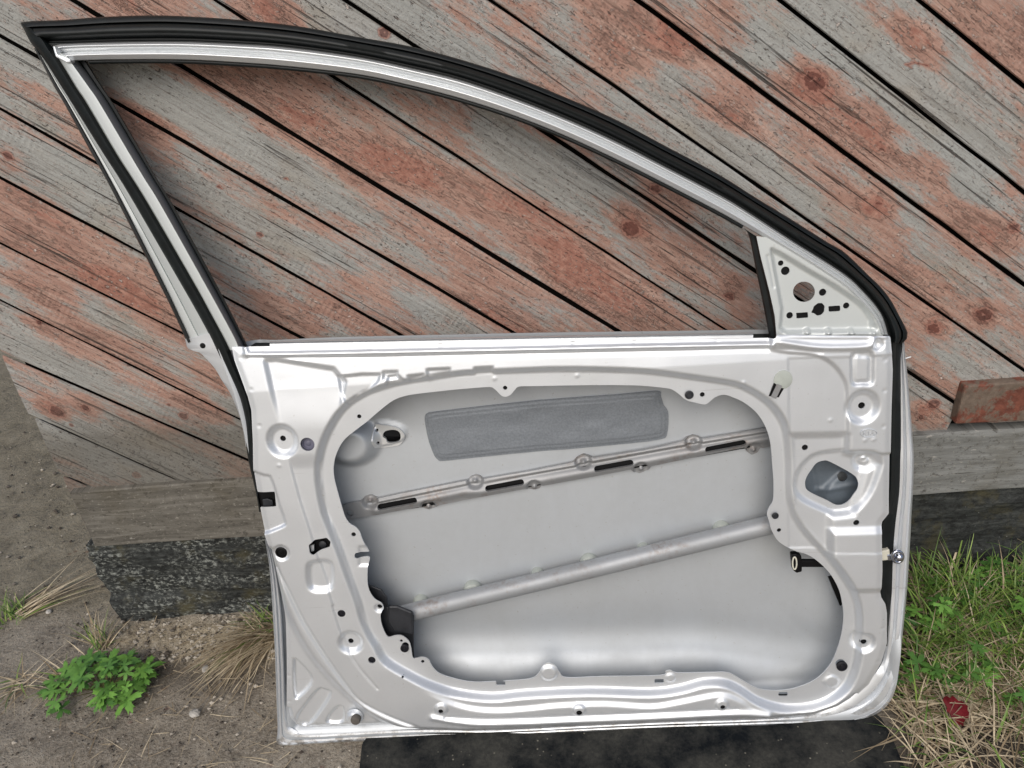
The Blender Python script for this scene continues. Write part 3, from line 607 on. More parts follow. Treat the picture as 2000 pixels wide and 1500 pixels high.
    add_step(h, X, Y, cr(PL([(601, 1112), (606, 1101), (624, 1098), (643, 1102), (648, 1118), (646, 1148), (632, 1154), (610, 1152), (602, 1138)]), 3, True), -0.0075, 0.011)
    add_step(h, X, Y, PL([(700, 1071), (722, 1071), (722, 1108), (700, 1108)], FL), -0.0025, 0.006)
    # weld line of the two blanks, small pressing marks and gentle waviness
    add_step(h, X, Y, PL([(1539, 700), (1800, 690), (1800, 1078), (1546, 1078), (1543, 900)]), -0.0008, 0.0022)
    for q in ((1622, 821), (1688, 858), (1705, 857), (545, 909), (1452, 748), (838, 745), (965, 744), (1128, 738)): add_dimple(h, X, Y, P(q), 0.0045, 0.001, 0.0007)
    add_step(h, X, Y, PL(rectpx(1626, 1334, 15, 11, 0.6), FL), 0.0008, 0.002)
    # spot welds
    for q in ((470, 700), (492, 760), (508, 830), (1725, 700), (1724, 760), (1722, 830), (1718, 905), (1722, 1225), (1712, 1290), (575, 1425), (640, 1428), (560, 1330), (560, 1380), (1250, 1408), (1050, 1418), (1400, 1403), (1560, 1394), (720, 681), (860, 677), (1120, 671), (1240, 670), (1400, 668)): add_dimple(h, X, Y, P(q, -0.004), 0.0042, 0.0015, -0.0006)
    # the rim of the sheet rolls back to meet the skin
    e = sd_poly(_out, X, Y); vb = P((1000, 1400))[1]; rim = ss((0.010-e)/0.010)
    h -= rim*np.where(Y < vb+0.02, 0.006, 0.0015)
    h += (vnoise(X*11, Y*11, 3)-0.5)*0.0012+(vnoise(X*34, Y*34, 9)-0.5)*0.0003
    return h
heightfield('inner_panel', panel_mask, panel_h, (_out.min(0)-0.01, _out.max(0)+0.01), 0.0020, M_SILVER)

# outer skin seen through the openings
SK = [(432, 705), (455, 765), (470, 819), (484, 880), (500, 960), (520, 1050), (534, 1200), (541, 1400), (547, 1453), (1300, 1421), (1600, 1414), (1690, 1403), (1735, 1372), (1752, 1335), (1766, 1240), (1776, 1100), (1782, 960), (1784, 900), (1781, 850), (1775, 760), (1767, 690)]
_sk = PL(SK, -0.018); _sktop = PL([(1765, 648), (1471, 650), (1000, 656), (527, 666), (440, 668)], -0.050)
_skin_out = np.vstack([_sk, _sktop])
_skd = np.vstack([_sk, _sk[-1]+[0, 1.0], _sk[0]+[0, 1.0]])
def skin_h(X, Y):
    d = np.maximum(sd_poly(_skd, X, Y), 0); vb = P((1000, 680))[1]
    rb = ss((X-0.97)/0.05)*ss((Y-0.12)/0.10); h = -0.019-0.050*ss(d/0.055)-0.018*ss(d/0.20)-0.024*rb
    h += 0.020*ss((Y-vb+0.16)/0.20)*ss((d-0.02)/0.06)
    vc = P((1000, 1262), -0.085)[1]-0.008-0.03*ss((X-0.72)/0.25)-0.02*(X-0.45)
    t = vc-Y
    h += 0.21*np.where(t > 0.014, t-0.007, np.where(t > 0, t*t/0.028, 0.0))*ss(d/0.03)
    h += 0.006*np.exp(-((t+0.03)/0.035)**2)*-1.0*ss(d/0.06)
    c = P((684, 868), -0.070); q = np.hypot((X-c[0])/0.046, (Y-c[1])/0.040); h += 0.026*ss((1.12-q)/0.55)
    c = P((760, 850), -0.075)
    add_step(h, X, Y, cr(PL([(731, 830), (772, 833), (789, 845), (789, 858), (775, 868), (733, 873)], -0.072), 3, True), 0.003, 0.003)
    h += (vnoise(X*7, Y*7, 13)-0.5)*0.0025
    return h
def skin_at(p, off=0.0):                              # a pixel's point on the skin's inner face
    wv = -0.07
    for _ in range(6):
        q = P(p, wv); wv = skin_h(np.array([q[0]]), np.array([q[1]]))[0]+off
    return np.array([q[0], q[1], wv])
_kh = [np.array([skin_at(p)[:2] for p in cr([(748, 851), (753, 841), (770, 838), (781, 843), (783, 855), (776, 862), (758, 863), (755, 856)], 3, True)]), np.array([skin_at(p)[:2] for p in circ(737, 839, 3.5)]), np.array([skin_at(p)[:2] for p in circ(739, 864, 3.5)])]
def skin_mask(X, Y):
    s = sd_poly(_skin_out, X, Y)
    for q in _kh: s = np.minimum(s, -sd_poly(q, X, Y))
    return s
_sk_o = heightfield('outer_skin', skin_mask, skin_h, (_skin_out.min(0)-0.01, _skin_out.max(0)+0.01), 0.0040, M_SKIN)

_g = [skin_at(p, -0.010) for p in circ(763, 852, 36, 16, 0.8)]; _gn = len(_g)  # black sheet added behind the handle hole to stand for its dark depth
mesh('handle_hole_backing', np.vstack([_g, np.array(_g)-[0, 0, 0.003]]), [list(range(_gn))[::-1]]+[(i, (i+1) % _gn, (i+1) % _gn+_gn, i+_gn) for i in range(_gn)], M_BLACK, door, False)
def drape(name, px, off, mat, step=0.003, extra=None, skirt=0.003, smoothn=3, holes=None):
    poly = cr(np.array([skin_at(p)[:2] for p in px]), smoothn, True); hs = holes or []
    def hf(X, Y):
        h = skin_h(X, Y)+off
        if extra: extra(h, X, Y)
        return h
    return heightfield(name, lambda X, Y: np.minimum.reduce([sd_poly(poly, X, Y)]+[-sd_poly(q, X, Y) for q in hs]), hf, (poly.min(0)-0.01, poly.max(0)+0.01), step, mat, skirt)
PADP = [(836, 806), (860, 802), (1050, 781), (1200, 770), (1283, 763), (1290, 770), (1296, 790), (1304, 801), (1305, 824), (1302, 850), (1290, 857), (1230, 865), (1100, 877), (1000, 885), (870, 899), (858, 898), (849, 890), (838, 862), (831, 830), (830, 812)]
_pp = np.array([skin_at(p)[:2] for p in PADP]); _ppc = np.vstack([_pp, _pp[:1]])
def pad_extra(h, X, Y):
    h -= 0.0016*np.exp(-((dist_line(_ppc, X, Y)-0.0085)/0.0014)**2)
    h += (vnoise(X*24, Y*60, 41)-0.5)*0.0016
    h += -0.0022*ss((0.0065-dist_line(_ppc, X, Y))/0.003)
drape('damping_pad', PADP, 0.0045, M_PAD, 0.0022, pad_extra, 0.004, 2)

drape('handle_plate', [(732, 829), (750, 829), (772, 833), (786, 841), (791, 852), (785, 864), (772, 870), (733, 874)], 0.0035, M_TRIM, 0.0014, None, 0.003, 3, _kh)
# stamped brace across the skin
BT = [(669, 987), (690, 982), (704, 980), (712, 972), (723, 968), (731, 972), (738, 974), (779, 965), (850, 951), (914, 938), (920, 932), (929, 929), (937, 931), (943, 936), (1030, 921), (1120, 903), (1128, 894), (1140, 888), (1151, 891), (1158, 894), (1260, 878), (1334, 862), (1342, 855), (1354, 851), (1364, 853), (1372, 857), (1440, 846), (1520, 832)]
BB = [(1520, 868), (1487, 876), (1482, 886), (1470, 891), (1460, 884), (1454, 873), (1364, 891), (1272, 910), (1266, 920), (1250, 927), (1238, 923), (1232, 916), (1150, 932), (1058, 949), (1054, 956), (1044, 959), (1034, 957), (1026, 954), (940, 970), (856, 987), (848, 994), (837, 998), (826, 995), (818, 990), (733, 1006), (675, 1016)]
def brace_extra(h, X, Y):
    ridge = np.array([skin_at(p, 0.01)[:2] for p in [(740, 980), (915, 945), (940, 943), (1122, 909), (1155, 900), (1335, 868), (1370, 863), (1520, 839)]])
    low = np.array([skin_at(p, 0.01)[:2] for p in [(735, 994), (812, 978), (850, 976), (905, 955), (918, 950), (930, 953), (948, 950), (1025, 936), (1060, 936), (1120, 922), (1138, 912), (1150, 914), (1168, 907), (1240, 895), (1270, 896), (1335, 882), (1352, 873), (1364, 875), (1382, 870), (1450, 858), (1520, 846)]])
    add_line(h, X, Y, ridge, 0.004, 0.0032)
    k = np.array([skin_at(p, 0.01)[:2] for p in [(716, 990), (905, 949), (1122, 914), (1335, 875), (1520, 843)]]); add_line(h, X, Y, k, -0.003, 0.0035)
    b = np.array([skin_at(p, 0.01)[:2] for p in [(735, 996), (905, 961), (940, 960), (1130, 925), (1240, 906), (1350, 884), (1520, 853)]]); add_line(h, X, Y, b, 0.0055, 0.0085)
    for q in ((723, 977), (837, 989), (928, 938), (1044, 950), (1139, 900), (1252, 915), (1354, 862), (1472, 878)):
        c = skin_at(q, 0.005)[:2]; add_dimple(h, X, Y, c, 0.015, 0.010, -0.006); add_dimple(h, X, Y, c, 0.0055, 0.001, 0.005)
def brace():
    poly = np.array([skin_at(p, 0.008)[:2] for p in BT+BB])
    slots = []
    for a, b in (((742, 992), (809, 979)), ((953, 955), (1018, 943)), ((1166, 917), (1232, 905)), ((1383, 879), (1452, 866))):
        p0, p1 = skin_at(a, 0.0135)[:2], skin_at(b, 0.0135)[:2]; slots.append((p0, p1))
    c0 = skin_at((683, 1004), 0.01)[:2]
    def mask(X, Y):
        s = sd_poly(poly, X, Y)
        for p0, p1 in slots: s = np.minimum(s, dist_line(np.array([p0, p1]), X, Y)-0.0047)
        return np.minimum(s, np.hypot(X-c0[0], Y-c0[1])-0.0055)
    def hf(X, Y):
        h = skin_h(X, Y)+0.008; brace_extra(h, X, Y); return h
    return heightfield('brace_bar', mask, hf, (poly.min(0)-0.01, poly.max(0)+0.01), 0.0019, M_BAR, 0.006)
br = brace(); br['label'] = 'stamped steel brace bar with long slots'
# black strip added behind the slots of the brace to make them look dark
bp = np.array([skin_at(p, 0.004) for p in [(733, 985), (815, 969), (1025, 931), (1240, 894), (1462, 855), (1465, 874), (1240, 914), (1025, 953), (815, 992), (735, 1003)]])
n_ = len(bp); mesh('slot_backing', np.vstack([bp, bp-[0, 0, 0.002]]), [list(range(n_))[::-1]]+[(i, (i+1) % n_, (i+1) % n_+n_, i+n_) for i in range(n_)], M_BLACK, br, False)

def tube(name, pts, r, mat, parent=door, n=14, cap=True, closed=False, smooth=True):
    p = np.asarray(pts, float); N = len(p); V, F = [], []
    rad = r if np.ndim(r) else [r]*N
    up = np.array([0.13, 0.21, 0.97])
    for i in range(N):
        a, b = (p[(i-1) % N], p[(i+1) % N]) if closed else (p[max(i-1, 0)], p[min(i+1, N-1)])
        t = (b-a)/np.linalg.norm(b-a); s = np.cross(t, up); s /= np.linalg.norm(s)+1e-12; q = np.cross(s, t)
        for k in range(n):
            an = 2*math.pi*k/n; V.append(p[i]+rad[i]*(math.cos(an)*s+math.sin(an)*q))
    for i in range(N if closed else N-1):
        j = (i+1) % N
        for k in range(n): F.append((i*n+k, i*n+(k+1) % n, j*n+(k+1) % n, j*n+k))
    if cap and not closed: F += [list(range(n))[::-1], [(N-1)*n+k for k in range(n)]]
    return mesh(name, V, F, mat, parent, smooth, 50)
def lathe(name, c, prof, mat, parent=door, n=22, asp=1.0):       # profile of (radius, height) about the sheet's normal
    V, F = [], []
    for r, z in prof:
        for k in range(n):
            a = 2*math.pi*k/n; V.append((c[0]+r*math.cos(a), c[1]+r*asp*math.sin(a), c[2]+z))
    for i in range(len(prof)-1):
        for k in range(n): F.append((i*n+k, i*n+(k+1) % n, (i+1)*n+(k+1) % n, (i+1)*n+k))
    F += [list(range(n))[::-1], [(len(prof)-1)*n+k for k in range(n)]]
    return mesh(name, V, F, mat, parent, True, 40)
def P3(p, w): return np.r_[P(p, w), w]
def slab(name, px, w, th, mat, parent=door, smoothn=0, bev=0.0):
    q = PL(px, w); q = cr(q, smoothn, True) if smoothn else q; n = len(q)
    a = 0.5*np.sum(q[:, 0]*np.roll(q[:, 1], -1)-np.roll(q[:, 0], -1)*q[:, 1])
    if a < 0: q = q[::-1]
    V = np.vstack([np.c_[q, np.full(n, w)], np.c_[q, np.full(n, w-th)]])
    F = [list(range(n)), [n+k for k in range(n)][::-1]]+[((i+1) % n, i, i+n, (i+1) % n+n) for i in range(n)]
    o = mesh(name, V, F, mat, parent, False)
    if bev: b = o.modifiers.new('bevel', 'BEVEL'); b.width = bev; b.segments = 2; b.limit_method = 'ANGLE'
    return o

# side impact tube
wt = -0.058
ax = [P3(p, wt) for p in [(778, 1202), (880, 1177), (1060, 1134), (1280, 1080), (1480, 1031), (1560, 1011)]]
tb = tube('impact_beam', resample(cr(ax, 4), 60), 0.0155, M_TUBE, n=24); tb['label'] = 'rust speckled steel impact tube'
for q, r in (((823, 1167), 15), ((924, 1141), 17), ((1050, 1112), 12), ((1150, 1088), 16), ((1256, 1064), 12), ((1408, 1025), 16)):
    c = skin_at((q[0], q[1]+6), 0.0); lathe('sealant_dab', c, [(r*PX*1.0, -0.002), (r*PX*1.08, 0.008), (r*PX*0.9, 0.015), (r*PX*0.45, 0.018)], M_DAB)
slab('beam_bracket', [(715, 1140), (745, 1152), (756, 1168), (757, 1186), (775, 1186), (802, 1194), (808, 1204), (808, 1292), (780, 1288), (735, 1250), (720, 1200)], -0.034, 0.004, M_DARKSTEEL, bev=0.002)
slab('beam_bracket', [(758, 1184), (776, 1184), (806, 1196), (807, 1240), (770, 1236), (757, 1215)], -0.026, 0.006, M_DARKSTEEL, bev=0.003)

# lofted bands: left and right edge in the picture, a profile of (fraction, depth) between them
def band(name, L, R, prof, mat, nseg=5, match=True, parent=door, wl=None, back=0.012, n=90, sharp=40):
    L, R = np.asarray(L, float), np.asarray(R, float)
    if match: l, r = cr(L, nseg), cr(R, nseg)
    else: l, r = resample(cr(L, 6), n), resample(cr(R, 6), n)
    N = len(l); dw = np.zeros(N) if wl is None else np.interp(np.linspace(0, 1, N), np.linspace(0, 1, len(wl)), wl)
    pr = list(prof)+[(prof[-1][0]-0.04, prof[-1][1]-back), (prof[0][0]+0.04, prof[0][1]-back)]
    V, F = [], []; m = len(pr)
    for i in range(N):
        for t, wv in pr:
            p = l[i]+t*(r[i]-l[i]); V.append(P3(p, wv+dw[i]))
    for i in range(N-1):
        for k in range(m): F.append((i*m+k, i*m+(k+1) % m, (i+1)*m+(k+1) % m, (i+1)*m+k))
    F += [list(range(m)), [(N-1)*m+k for k in range(m)][::-1]]
    o = mesh(name, V, F, mat, parent, True)
    import bmesh
    bm = bmesh.new(); bm.from_mesh(o.data); bmesh.ops.recalc_face_normals(bm, faces=bm.faces); bm.to_mesh(o.data); bm.free()
    o.data.set_sharp_from_angle(angle=R_(sharp)); return o
SEAL_OUT = [(39, 45), (60, 42), (120, 40), (170, 36), (220, 33), (315, 31), (420, 36), (525, 45), (595, 54), (700, 73), (800, 91), (900, 117), (1000, 149), (1100, 189), (1200, 233), (1300, 286), (1400, 339), (1475, 386), (1550, 432), (1615, 473), (1650, 494), (1698, 540), (1720, 561), (1740, 587), (1755, 615), (1768, 640), (1773, 657)]
TRIM_OUT = [(100, 88), (125, 86), (220, 83), (350, 82), (455, 86), (560, 93), (700, 112), (800, 133), (900, 157), (1000, 191), (1100, 230), (1200, 275), (1300, 326), (1400, 378), (1450, 407), (1550, 472), (1600, 503), (1656, 540), (1690, 573), (1710, 596), (1725, 620), (1735, 655)]
TRIM_IN = [(137, 119), (175, 118), (220, 117), (350, 117), (455, 122), (560, 130), (700, 146), (800, 167), (900, 193), (1000, 225), (1100, 264), (1200, 310), (1300, 360), (1400, 412), (1450, 440), (1550, 498), (1618, 541), (1650, 563), (1680, 590), (1700, 612), (1713, 633), (1720, 653)]
TRIM_OUT_LONG = [(92, 86)] + TRIM_OUT[1:-1] + [(1734, 650), (1740, 669)]
sf = band('frame_seal', SEAL_OUT+[(1762, 671)], TRIM_OUT_LONG, [(-0.02, -0.034), (0.0, -0.028), (0.06, -0.024), (0.21, -0.0225), (0.245, -0.026), (0.265, -0.033), (0.285, -0.026), (0.33, -0.018), (0.48, -0.0125), (0.62, -0.013), (0.76, -0.020), (0.86, -0.029), (0.92, -0.029), (0.96, -0.024), (1.02, -0.024)], M_RUBBER, match=False, n=150, sharp=60)
band('frame_trim', [(103, 90)]+TRIM_OUT[1:], TRIM_IN, [(0.0, -0.026), (0.03, -0.0215), (0.13, -0.0165), (0.16, -0.0165), (0.21, -0.0205), (0.24, -0.0202), (0.31, -0.0185), (0.33, -0.0190), (0.46, -0.0245), (0.48, -0.0240), (0.60, -0.0140), (0.64, -0.0125), (0.68, -0.0125), (0.95, -0.0180), (1.0, -0.0220)], M_TRIM, match=False, n=150, sharp=24)
slab('trim_end', [(102, 90), (107, 90), (112, 106), (137, 116), (138, 122), (130, 123), (108, 111)], -0.008, 0.012, M_TRIM, bev=0.0015)
tube('run_channel', resample(cr([P3((x, y+3), -0.024) for x, y in TRIM_IN[1:15]], 4), 80), 0.0030, M_RUBBER, n=8)
PY = dict(
 l1=[(66, 94), (80, 120), (106, 170), (124, 200), (179, 300), (207, 350), (233, 400), (309, 550), (341, 615), (366, 671)],
 r1=[(72, 96), (87, 122), (113.5, 170), (132, 200), (188, 300), (215, 350), (241.5, 400), (318, 550), (349, 615), (373, 666)],
 r2=[(74, 98), (90, 122), (120, 170), (139, 200), (201, 300), (233, 350), (263, 400), (350, 550), (387, 615), (412, 660)])
band('outer_strip', PY['l1'], PY['r1'], [(0, -0.036), (0.25, -0.028), (0.75, -0.028), (1.0, -0.034)], M_RUBBER)
band('pillar_flange', PY['r1'], PY['r2'], [(-0.05, -0.034), (0.1, -0.030), (0.42, -0.030), (0.47, -0.033), (0.53, -0.031), (1.05, -0.028)], M_PILLAR)
earL = [(362, 662), (364, 668), (367, 679), (376, 685), (390, 689), (400, 698), (420, 720), (433, 742), (448, 765), (460, 791), (470, 819), (476, 846), (480, 872)]
earR = [(404, 652), (412, 661), (420, 675), (425, 686), (433, 700), (440, 715), (450, 736), (460, 757), (468, 778), (474, 800), (480, 826), (483, 850), (484, 874)]
band('pillar_base', earL, earR, [(-0.02, -0.034), (0.03, -0.030), (0.5, -0.028), (1.1, -0.026)], M_SILVER)
lathe('mounting_hole', P3((396, 675), -0.0275), [(0.0042, -0.003), (0.0042, 0.0008), (0.0030, 0.0010)], M_BLACK)
sL = [(40, 47), (47, 58), (58, 80), (70, 96), (90, 122), (120, 170), (139, 200), (201, 300), (233, 350), (263, 400), (350, 550), (387, 615), (410, 658), (423, 686), (441, 723), (463, 770), (472, 799), (478, 829), (481, 872), (486, 904), (495, 942), (501, 968), (506, 1000)]
sR = [(70, 60), (95, 84), (102, 92), (106, 100), (118, 119), (149, 170), (169, 200), (228, 300), (260, 350), (291, 400), (378, 550), (416, 618), (438, 660), (450, 686), (464, 722), (483, 765), (491, 796), (495, 829), (497, 865), (495, 904), (499, 936), (503, 964), (511, 1000)]
band('side_seal', sL, sR, [(0.0, -0.030), (0.12, -0.022), (0.4, -0.016), (0.7, -0.015), (0.9, -0.020), (1.02, -0.026)], M_RUBBER, sharp=60)
cR = [(131, 110), (174.5, 170), (195, 200), (254, 300), (284, 350), (315, 400), (399, 550), (435, 615), (459, 660), (468, 682)]
cL = [(106, 98), (149, 170), (169, 200), (228, 300), (260, 350), (291, 400), (378, 550), (412, 612), (436, 656), (450, 684)]
gR = [(146, 110), (188, 170), (209, 200), (269, 300), (299, 350), (329, 400), (411, 550), (446, 615), (469, 660), (480, 682)]
kR = [(163, 110), (200, 170), (220, 200), (279, 300), (307, 350), (338, 400), (420, 550), (454, 615), (476, 660), (486, 680)]
band('pillar_channel', cL, cR, [(-0.04, -0.022), (0.06, -0.014), (0.5, -0.012), (0.94, -0.012), (1.02, -0.015)], M_PILLAR)
band('channel_side', cR, gR, [(-0.05, -0.015), (0.1, -0.018), (1.05, -0.034)], M_GREY, back=0.004)
band('run_channel', gR, kR, [(-0.05, -0.036), (0.3, -0.030), (0.8, -0.030), (1.0, -0.036)], M_RUBBER)
band('run_channel', [(1453, 446), (1463, 462), (1475, 520), (1488, 583), (1503, 660)], [(1478, 462), (1482, 480), (1491, 520), (1506, 583), (1518, 658)], [(0, -0.034), (0.2, -0.028), (0.7, -0.026), (1.0, -0.030)], M_RUBBER)
# belt ledge of the skin and felt channel
def ledge():
    top = [(527, 666), (760, 661.5), (1000, 657), (1240, 653), (1471, 649)]; bot = [(527, 682), (760, 678), (1000, 673), (1240, 668), (1471, 664)]
    return band('belt_ledge', top, bot, [(0.0, -0.044), (0.05, -0.037), (0.16, -0.034), (0.26, -0.036), (0.34, -0.042), (1.0, -0.040)], M_SILVER, back=0.006)
ledge()
band('run_channel', [(484, 664), (530, 664), (1000, 655), (1471, 647), (1512, 647)], [(484, 684), (530, 684), (1000, 676), (1471, 668), (1512, 664)], [(0.25, -0.058), (0.5, -0.054), (1.0, -0.050)], M_RUBBER, back=0.004)
# right side seal, its lower run black fill for the shaded gap; skin edge and hem all round the bottom
band('side_seal', [(1735, 640), (1738, 662), (1741, 720), (1739, 800), (1737, 900), (1735, 960), (1731, 1000), (1719, 1022), (1716, 1060), (1716, 1120), (1721, 1170), (1728, 1205), (1729, 1262)], [(1756, 640), (1762, 671), (1758, 700), (1758, 780), (1758, 880), (1757, 950), (1753, 990), (1748, 1025), (1745, 1060), (1743, 1120), (1742, 1170), (1740, 1205), (1736, 1262)], [(-0.1, -0.036), (0.2, -0.030), (0.5, -0.029), (0.8, -0.033), (1.08, -0.036)], M_RUBBER)
hI = [(1756, 664), (1757, 690), (1758, 760), (1758, 850), (1757, 900), (1755, 960), (1749, 1010), (1745, 1050), (1742, 1100), (1740, 1160), (1736, 1235), (1730, 1283), (1717, 1314), (1690, 1346), (1652, 1374), (1598, 1394), (1500, 1404), (1300, 1411), (1160, 1417), (960, 1427), (822, 1425), (684, 1431), (604, 1435), (572, 1428), (557, 1404), (553, 1300), (547, 1187), (537, 1107), (522, 1052)]
hO = [(1766, 664), (1768, 690), (1775, 760), (1782, 850), (1785, 900), (1783, 960), (1780, 1010), (1778, 1050), (1775, 1100), (1771, 1160), (1763, 1240), (1758, 1290), (1751, 1338), (1737, 1372), (1706, 1397), (1640, 1414), (1500, 1417), (1300, 1423), (1160, 1429), (960, 1438), (822, 1443), (684, 1449), (610, 1453), (545, 1455), (542, 1420), (538, 1300), (532, 1187), (526, 1107), (517, 1052)]
band('hem_flange', hI, hO, [(-0.12, -0.006), (0.06, -0.003), (0.26, -0.002), (0.34, -0.0075), (0.44, -0.0080), (0.52, -0.002), (0.74, -0.001), (0.80, -0.003), (0.90, 0.0), (1.0, -0.004)], M_SILVER, wl=[-0.034]*4+[-0.032]*6+[-0.026]*2+[-0.018]*4+[-0.013]*13, back=0.008, sharp=28)
tube('flange_clip', [P3((1768, 700), -0.033), P3((1779, 697), -0.033)], 0.0012, M_TRIM, n=8)

# mirror mount
def mirror_mount():
    out = PL([(1477, 461), (1485, 500), (1502, 567), (1513, 617), (1517, 668), (1722, 668), (1724, 650), (1715, 628), (1700, 606), (1680, 584), (1650, 558), (1618, 535), (1550, 493), (1500, 464)], -0.018)
    tri = cr(PL([(1507, 497), (1512, 490), (1540, 505), (1577, 528), (1627, 557), (1677, 592), (1700, 622), (1706, 646), (1660, 648), (1534, 650), (1526, 600)], -0.022), 3, True)
    rc = [PL(rectpx(1567, 616, 11.5, 5.5, -0.07), -0.024), PL(rectpx(1630, 603, 11.5, 5.5, -0.07), -0.024), PL(circ(1570.5, 570, 21.5, 24, 0.93), -0.024), PL([(1587, 606), (1590, 598), (1598, 592), (1606, 592), (1611, 598), (1610, 609), (1605, 615), (1597, 617), (1590, 612), (1584, 611)], -0.024)]
    hs = [(1525, 514, 4.5), (1534, 529, 7), (1607, 571, 6), (1542.5, 616, 5.5), (1653, 597, 5.2)]
    hc = [(P((a, b), -0.024), r*PX) for a, b, r in hs]
    def mask(X, Y):
        s = sd_poly(out, X, Y)
        for q in rc: s = np.minimum(s, -sd_poly(q, X, Y))
        for c, r in hc: s = np.minimum(s, np.hypot(X-c[0], Y-c[1])-r)
        return s
    def hf(X, Y):
        h = np.full(len(X), -0.0165); add_step(h, X, Y, tri, -0.008, 0.0075)
        add_line(h, X, Y, PL([(1500, 500), (1508, 540), (1512, 560)], -0.017), -0.0012, 0.002)
        add_line(h, X, Y, PL([(1535, 651), (1704, 648)], -0.018), 0.005, 0.003)
        for q in (1577, 1618, 1662): add_dimple(h, X, Y, P((q, 648), -0.018), 0.006, 0.002, 0.004)
        add_line(h, X, Y, PL([(1705, 632), (1706, 650), (1702, 668)], -0.018), 0.003, 0.003)
        return h+(vnoise(X*30, Y*30, 2)-0.5)*0.0004
    o = heightfield('mirror_mount', mask, hf, (out.min(0)-0.01, out.max(0)+0.01), 0.0015, M_PILLAR)
    return o
mirror_mount()

for x, y, r in HOLES:  # black backings added behind the holes, here and below, to make them dark
    if (x, y) in ((551, 1080), (667, 1198), (727, 1287), (790, 1267), (1645, 1302), (602, 866)): continue
    q = P((x, y), -0.004); hz = panel_h(np.array([q[0]]), np.array([q[1]]))[0]; rr = r*PX+0.0012
    lathe('hole_backing', np.r_[q, hz-0.0034], [(rr, -0.003), (rr, 0.0), (rr*0.3, -0.0003)], M_BLACK, n=14)
for x, y in ((977, 1346), (1290, 1342), (1533, 1364)):
    q = P((x, y), -0.003); hz = panel_h(np.array([q[0]]), np.array([q[1]]))[0]
    slab('hole_backing', rectpx(x, y, 12, 7), hz-0.0022, 0.002, M_BLACK)
for q in [rectpx(1567, 616, 15, 8, -0.07), rectpx(1630, 603, 15, 8, -0.07), circ(1525, 514, 7), circ(1534, 529, 9.5), circ(1607, 571, 8.5), circ(1542.5, 616, 8), circ(1653, 597, 8), circ(1600, 604, 16)]: slab('hole_backing', q, -0.0272, 0.002, M_BLACK)
# plugs, bumper, lock, emblem and small fittings
def plug(p, r, wv, mat, name='grommet'):
    r *= PX; return lathe(name, P3(p, wv), [(r*1.0, -0.004), (r*1.0, 0.0002), (r*0.86, 0.0012), (r*0.7, 0.0012), (r*0.62, -0.0006), (r*0.4, -0.0006), (r*0.3, 0.0004), (r*0.1, 0.0006)], mat)
plug((602, 866), 13.5, -0.0065, M_PLUGB)
for p, r, wv in (((667, 1198), 7.5, -0.003), ((727, 1287), 8, -0.003), ((790, 1267), 8, -0.0105), ((1645, 1302), 10, -0.0105)): plug(p, r, wv, M_PLUG)
for p, r in (((1346, 771), 7.5), ((1514, 1007), 6)):
    r *= PX; lathe('rivet_nut', P3(p, FL-0.003), [(r, 0.0), (r, 0.0012), (r*0.7, 0.0016), (r*0.55, 0.0005), (r*0.2, 0.0005)], M_DARKSTEEL)
plug((549, 1079), 11, -0.002, M_BLACK, 'bump_stop')
b1 = lathe('bump_stop', P3((693, 1399), -0.013), [(0.0150, 0.0), (0.0140, 0.004), (0.0115, 0.007), (0.0095, 0.009)], M_SILVER)
lathe('rubber_tip', P3((696, 1402), -0.006), [(0.0085, 0.0), (0.0085, 0.007), (0.0072, 0.009), (0.003, 0.0095)], M_BUMPER, b1)
slab('lock_hole_backing', [(502, 956), (543, 953), (546, 997), (508, 999)], -0.020, 0.004, M_BLACK)  # black plate added behind the lock hole so that it looks dark
slab('lock_latch', [(512, 976), (522, 974), (532, 978), (533, 988), (514, 989)], -0.015, 0.004, M_DARKSTEEL, bev=0.001)
slab('lock_hole_backing', [(600, 1045), (650, 1045), (652, 1086), (600, 1088)], -0.018, 0.003, M_BLACK)  # second added black plate, darkening the odd-shaped hole
lathe('lock_screw', P3((631, 1062), -0.017), [(0.006, 0), (0.006, 0.003), (0.003, 0.004)], M_DARKSTEEL)
slab('lock_tab', [(606, 1066), (613, 1064), (613, 1076), (608, 1077)], -0.009, 0.003, M_TRIM)
# window lifter tag and its rod
lathe('clip_tag', P3((1529, 741), 0.0), [(0.0135, 0.0), (0.0135, 0.0016), (0.0120, 0.0022), (0.002, 0.0026)], M_DAB, asp=1.05)
slab('clip_rod', [(1518, 750), (1528, 754), (1516, 779), (1506, 775)], 0.0040, 0.0050, M_BAR, bev=0.0004)
slab('clip_slot', [(1512, 748), (1520, 752), (1509, 774), (1502, 774)], 0.0022, 0.004, M_BLACK)
slab('clip_slot', [(1526, 757), (1531, 759), (1521, 776), (1515, 776)], 0.0022, 0.004, M_BLACK)
# stamped oval maker's mark
em = tube('emblem', [P3((1697+16*math.cos(a), 846+8*math.sin(a)), 0.0045) for a in np.linspace(0, 2*math.pi, 40, endpoint=False)], 0.00060, M_SILVER, n=6, closed=True)
for st in ([(1687, 842), (1687, 850)], [(1692, 842), (1688, 846), (1693, 850)], [(1697, 842), (1697, 850)], [(1701, 850), (1704, 842), (1708, 850)]):
    tube('letter', [P3(p, 0.0045) for p in st], 0.00055, M_SILVER, em, n=6)
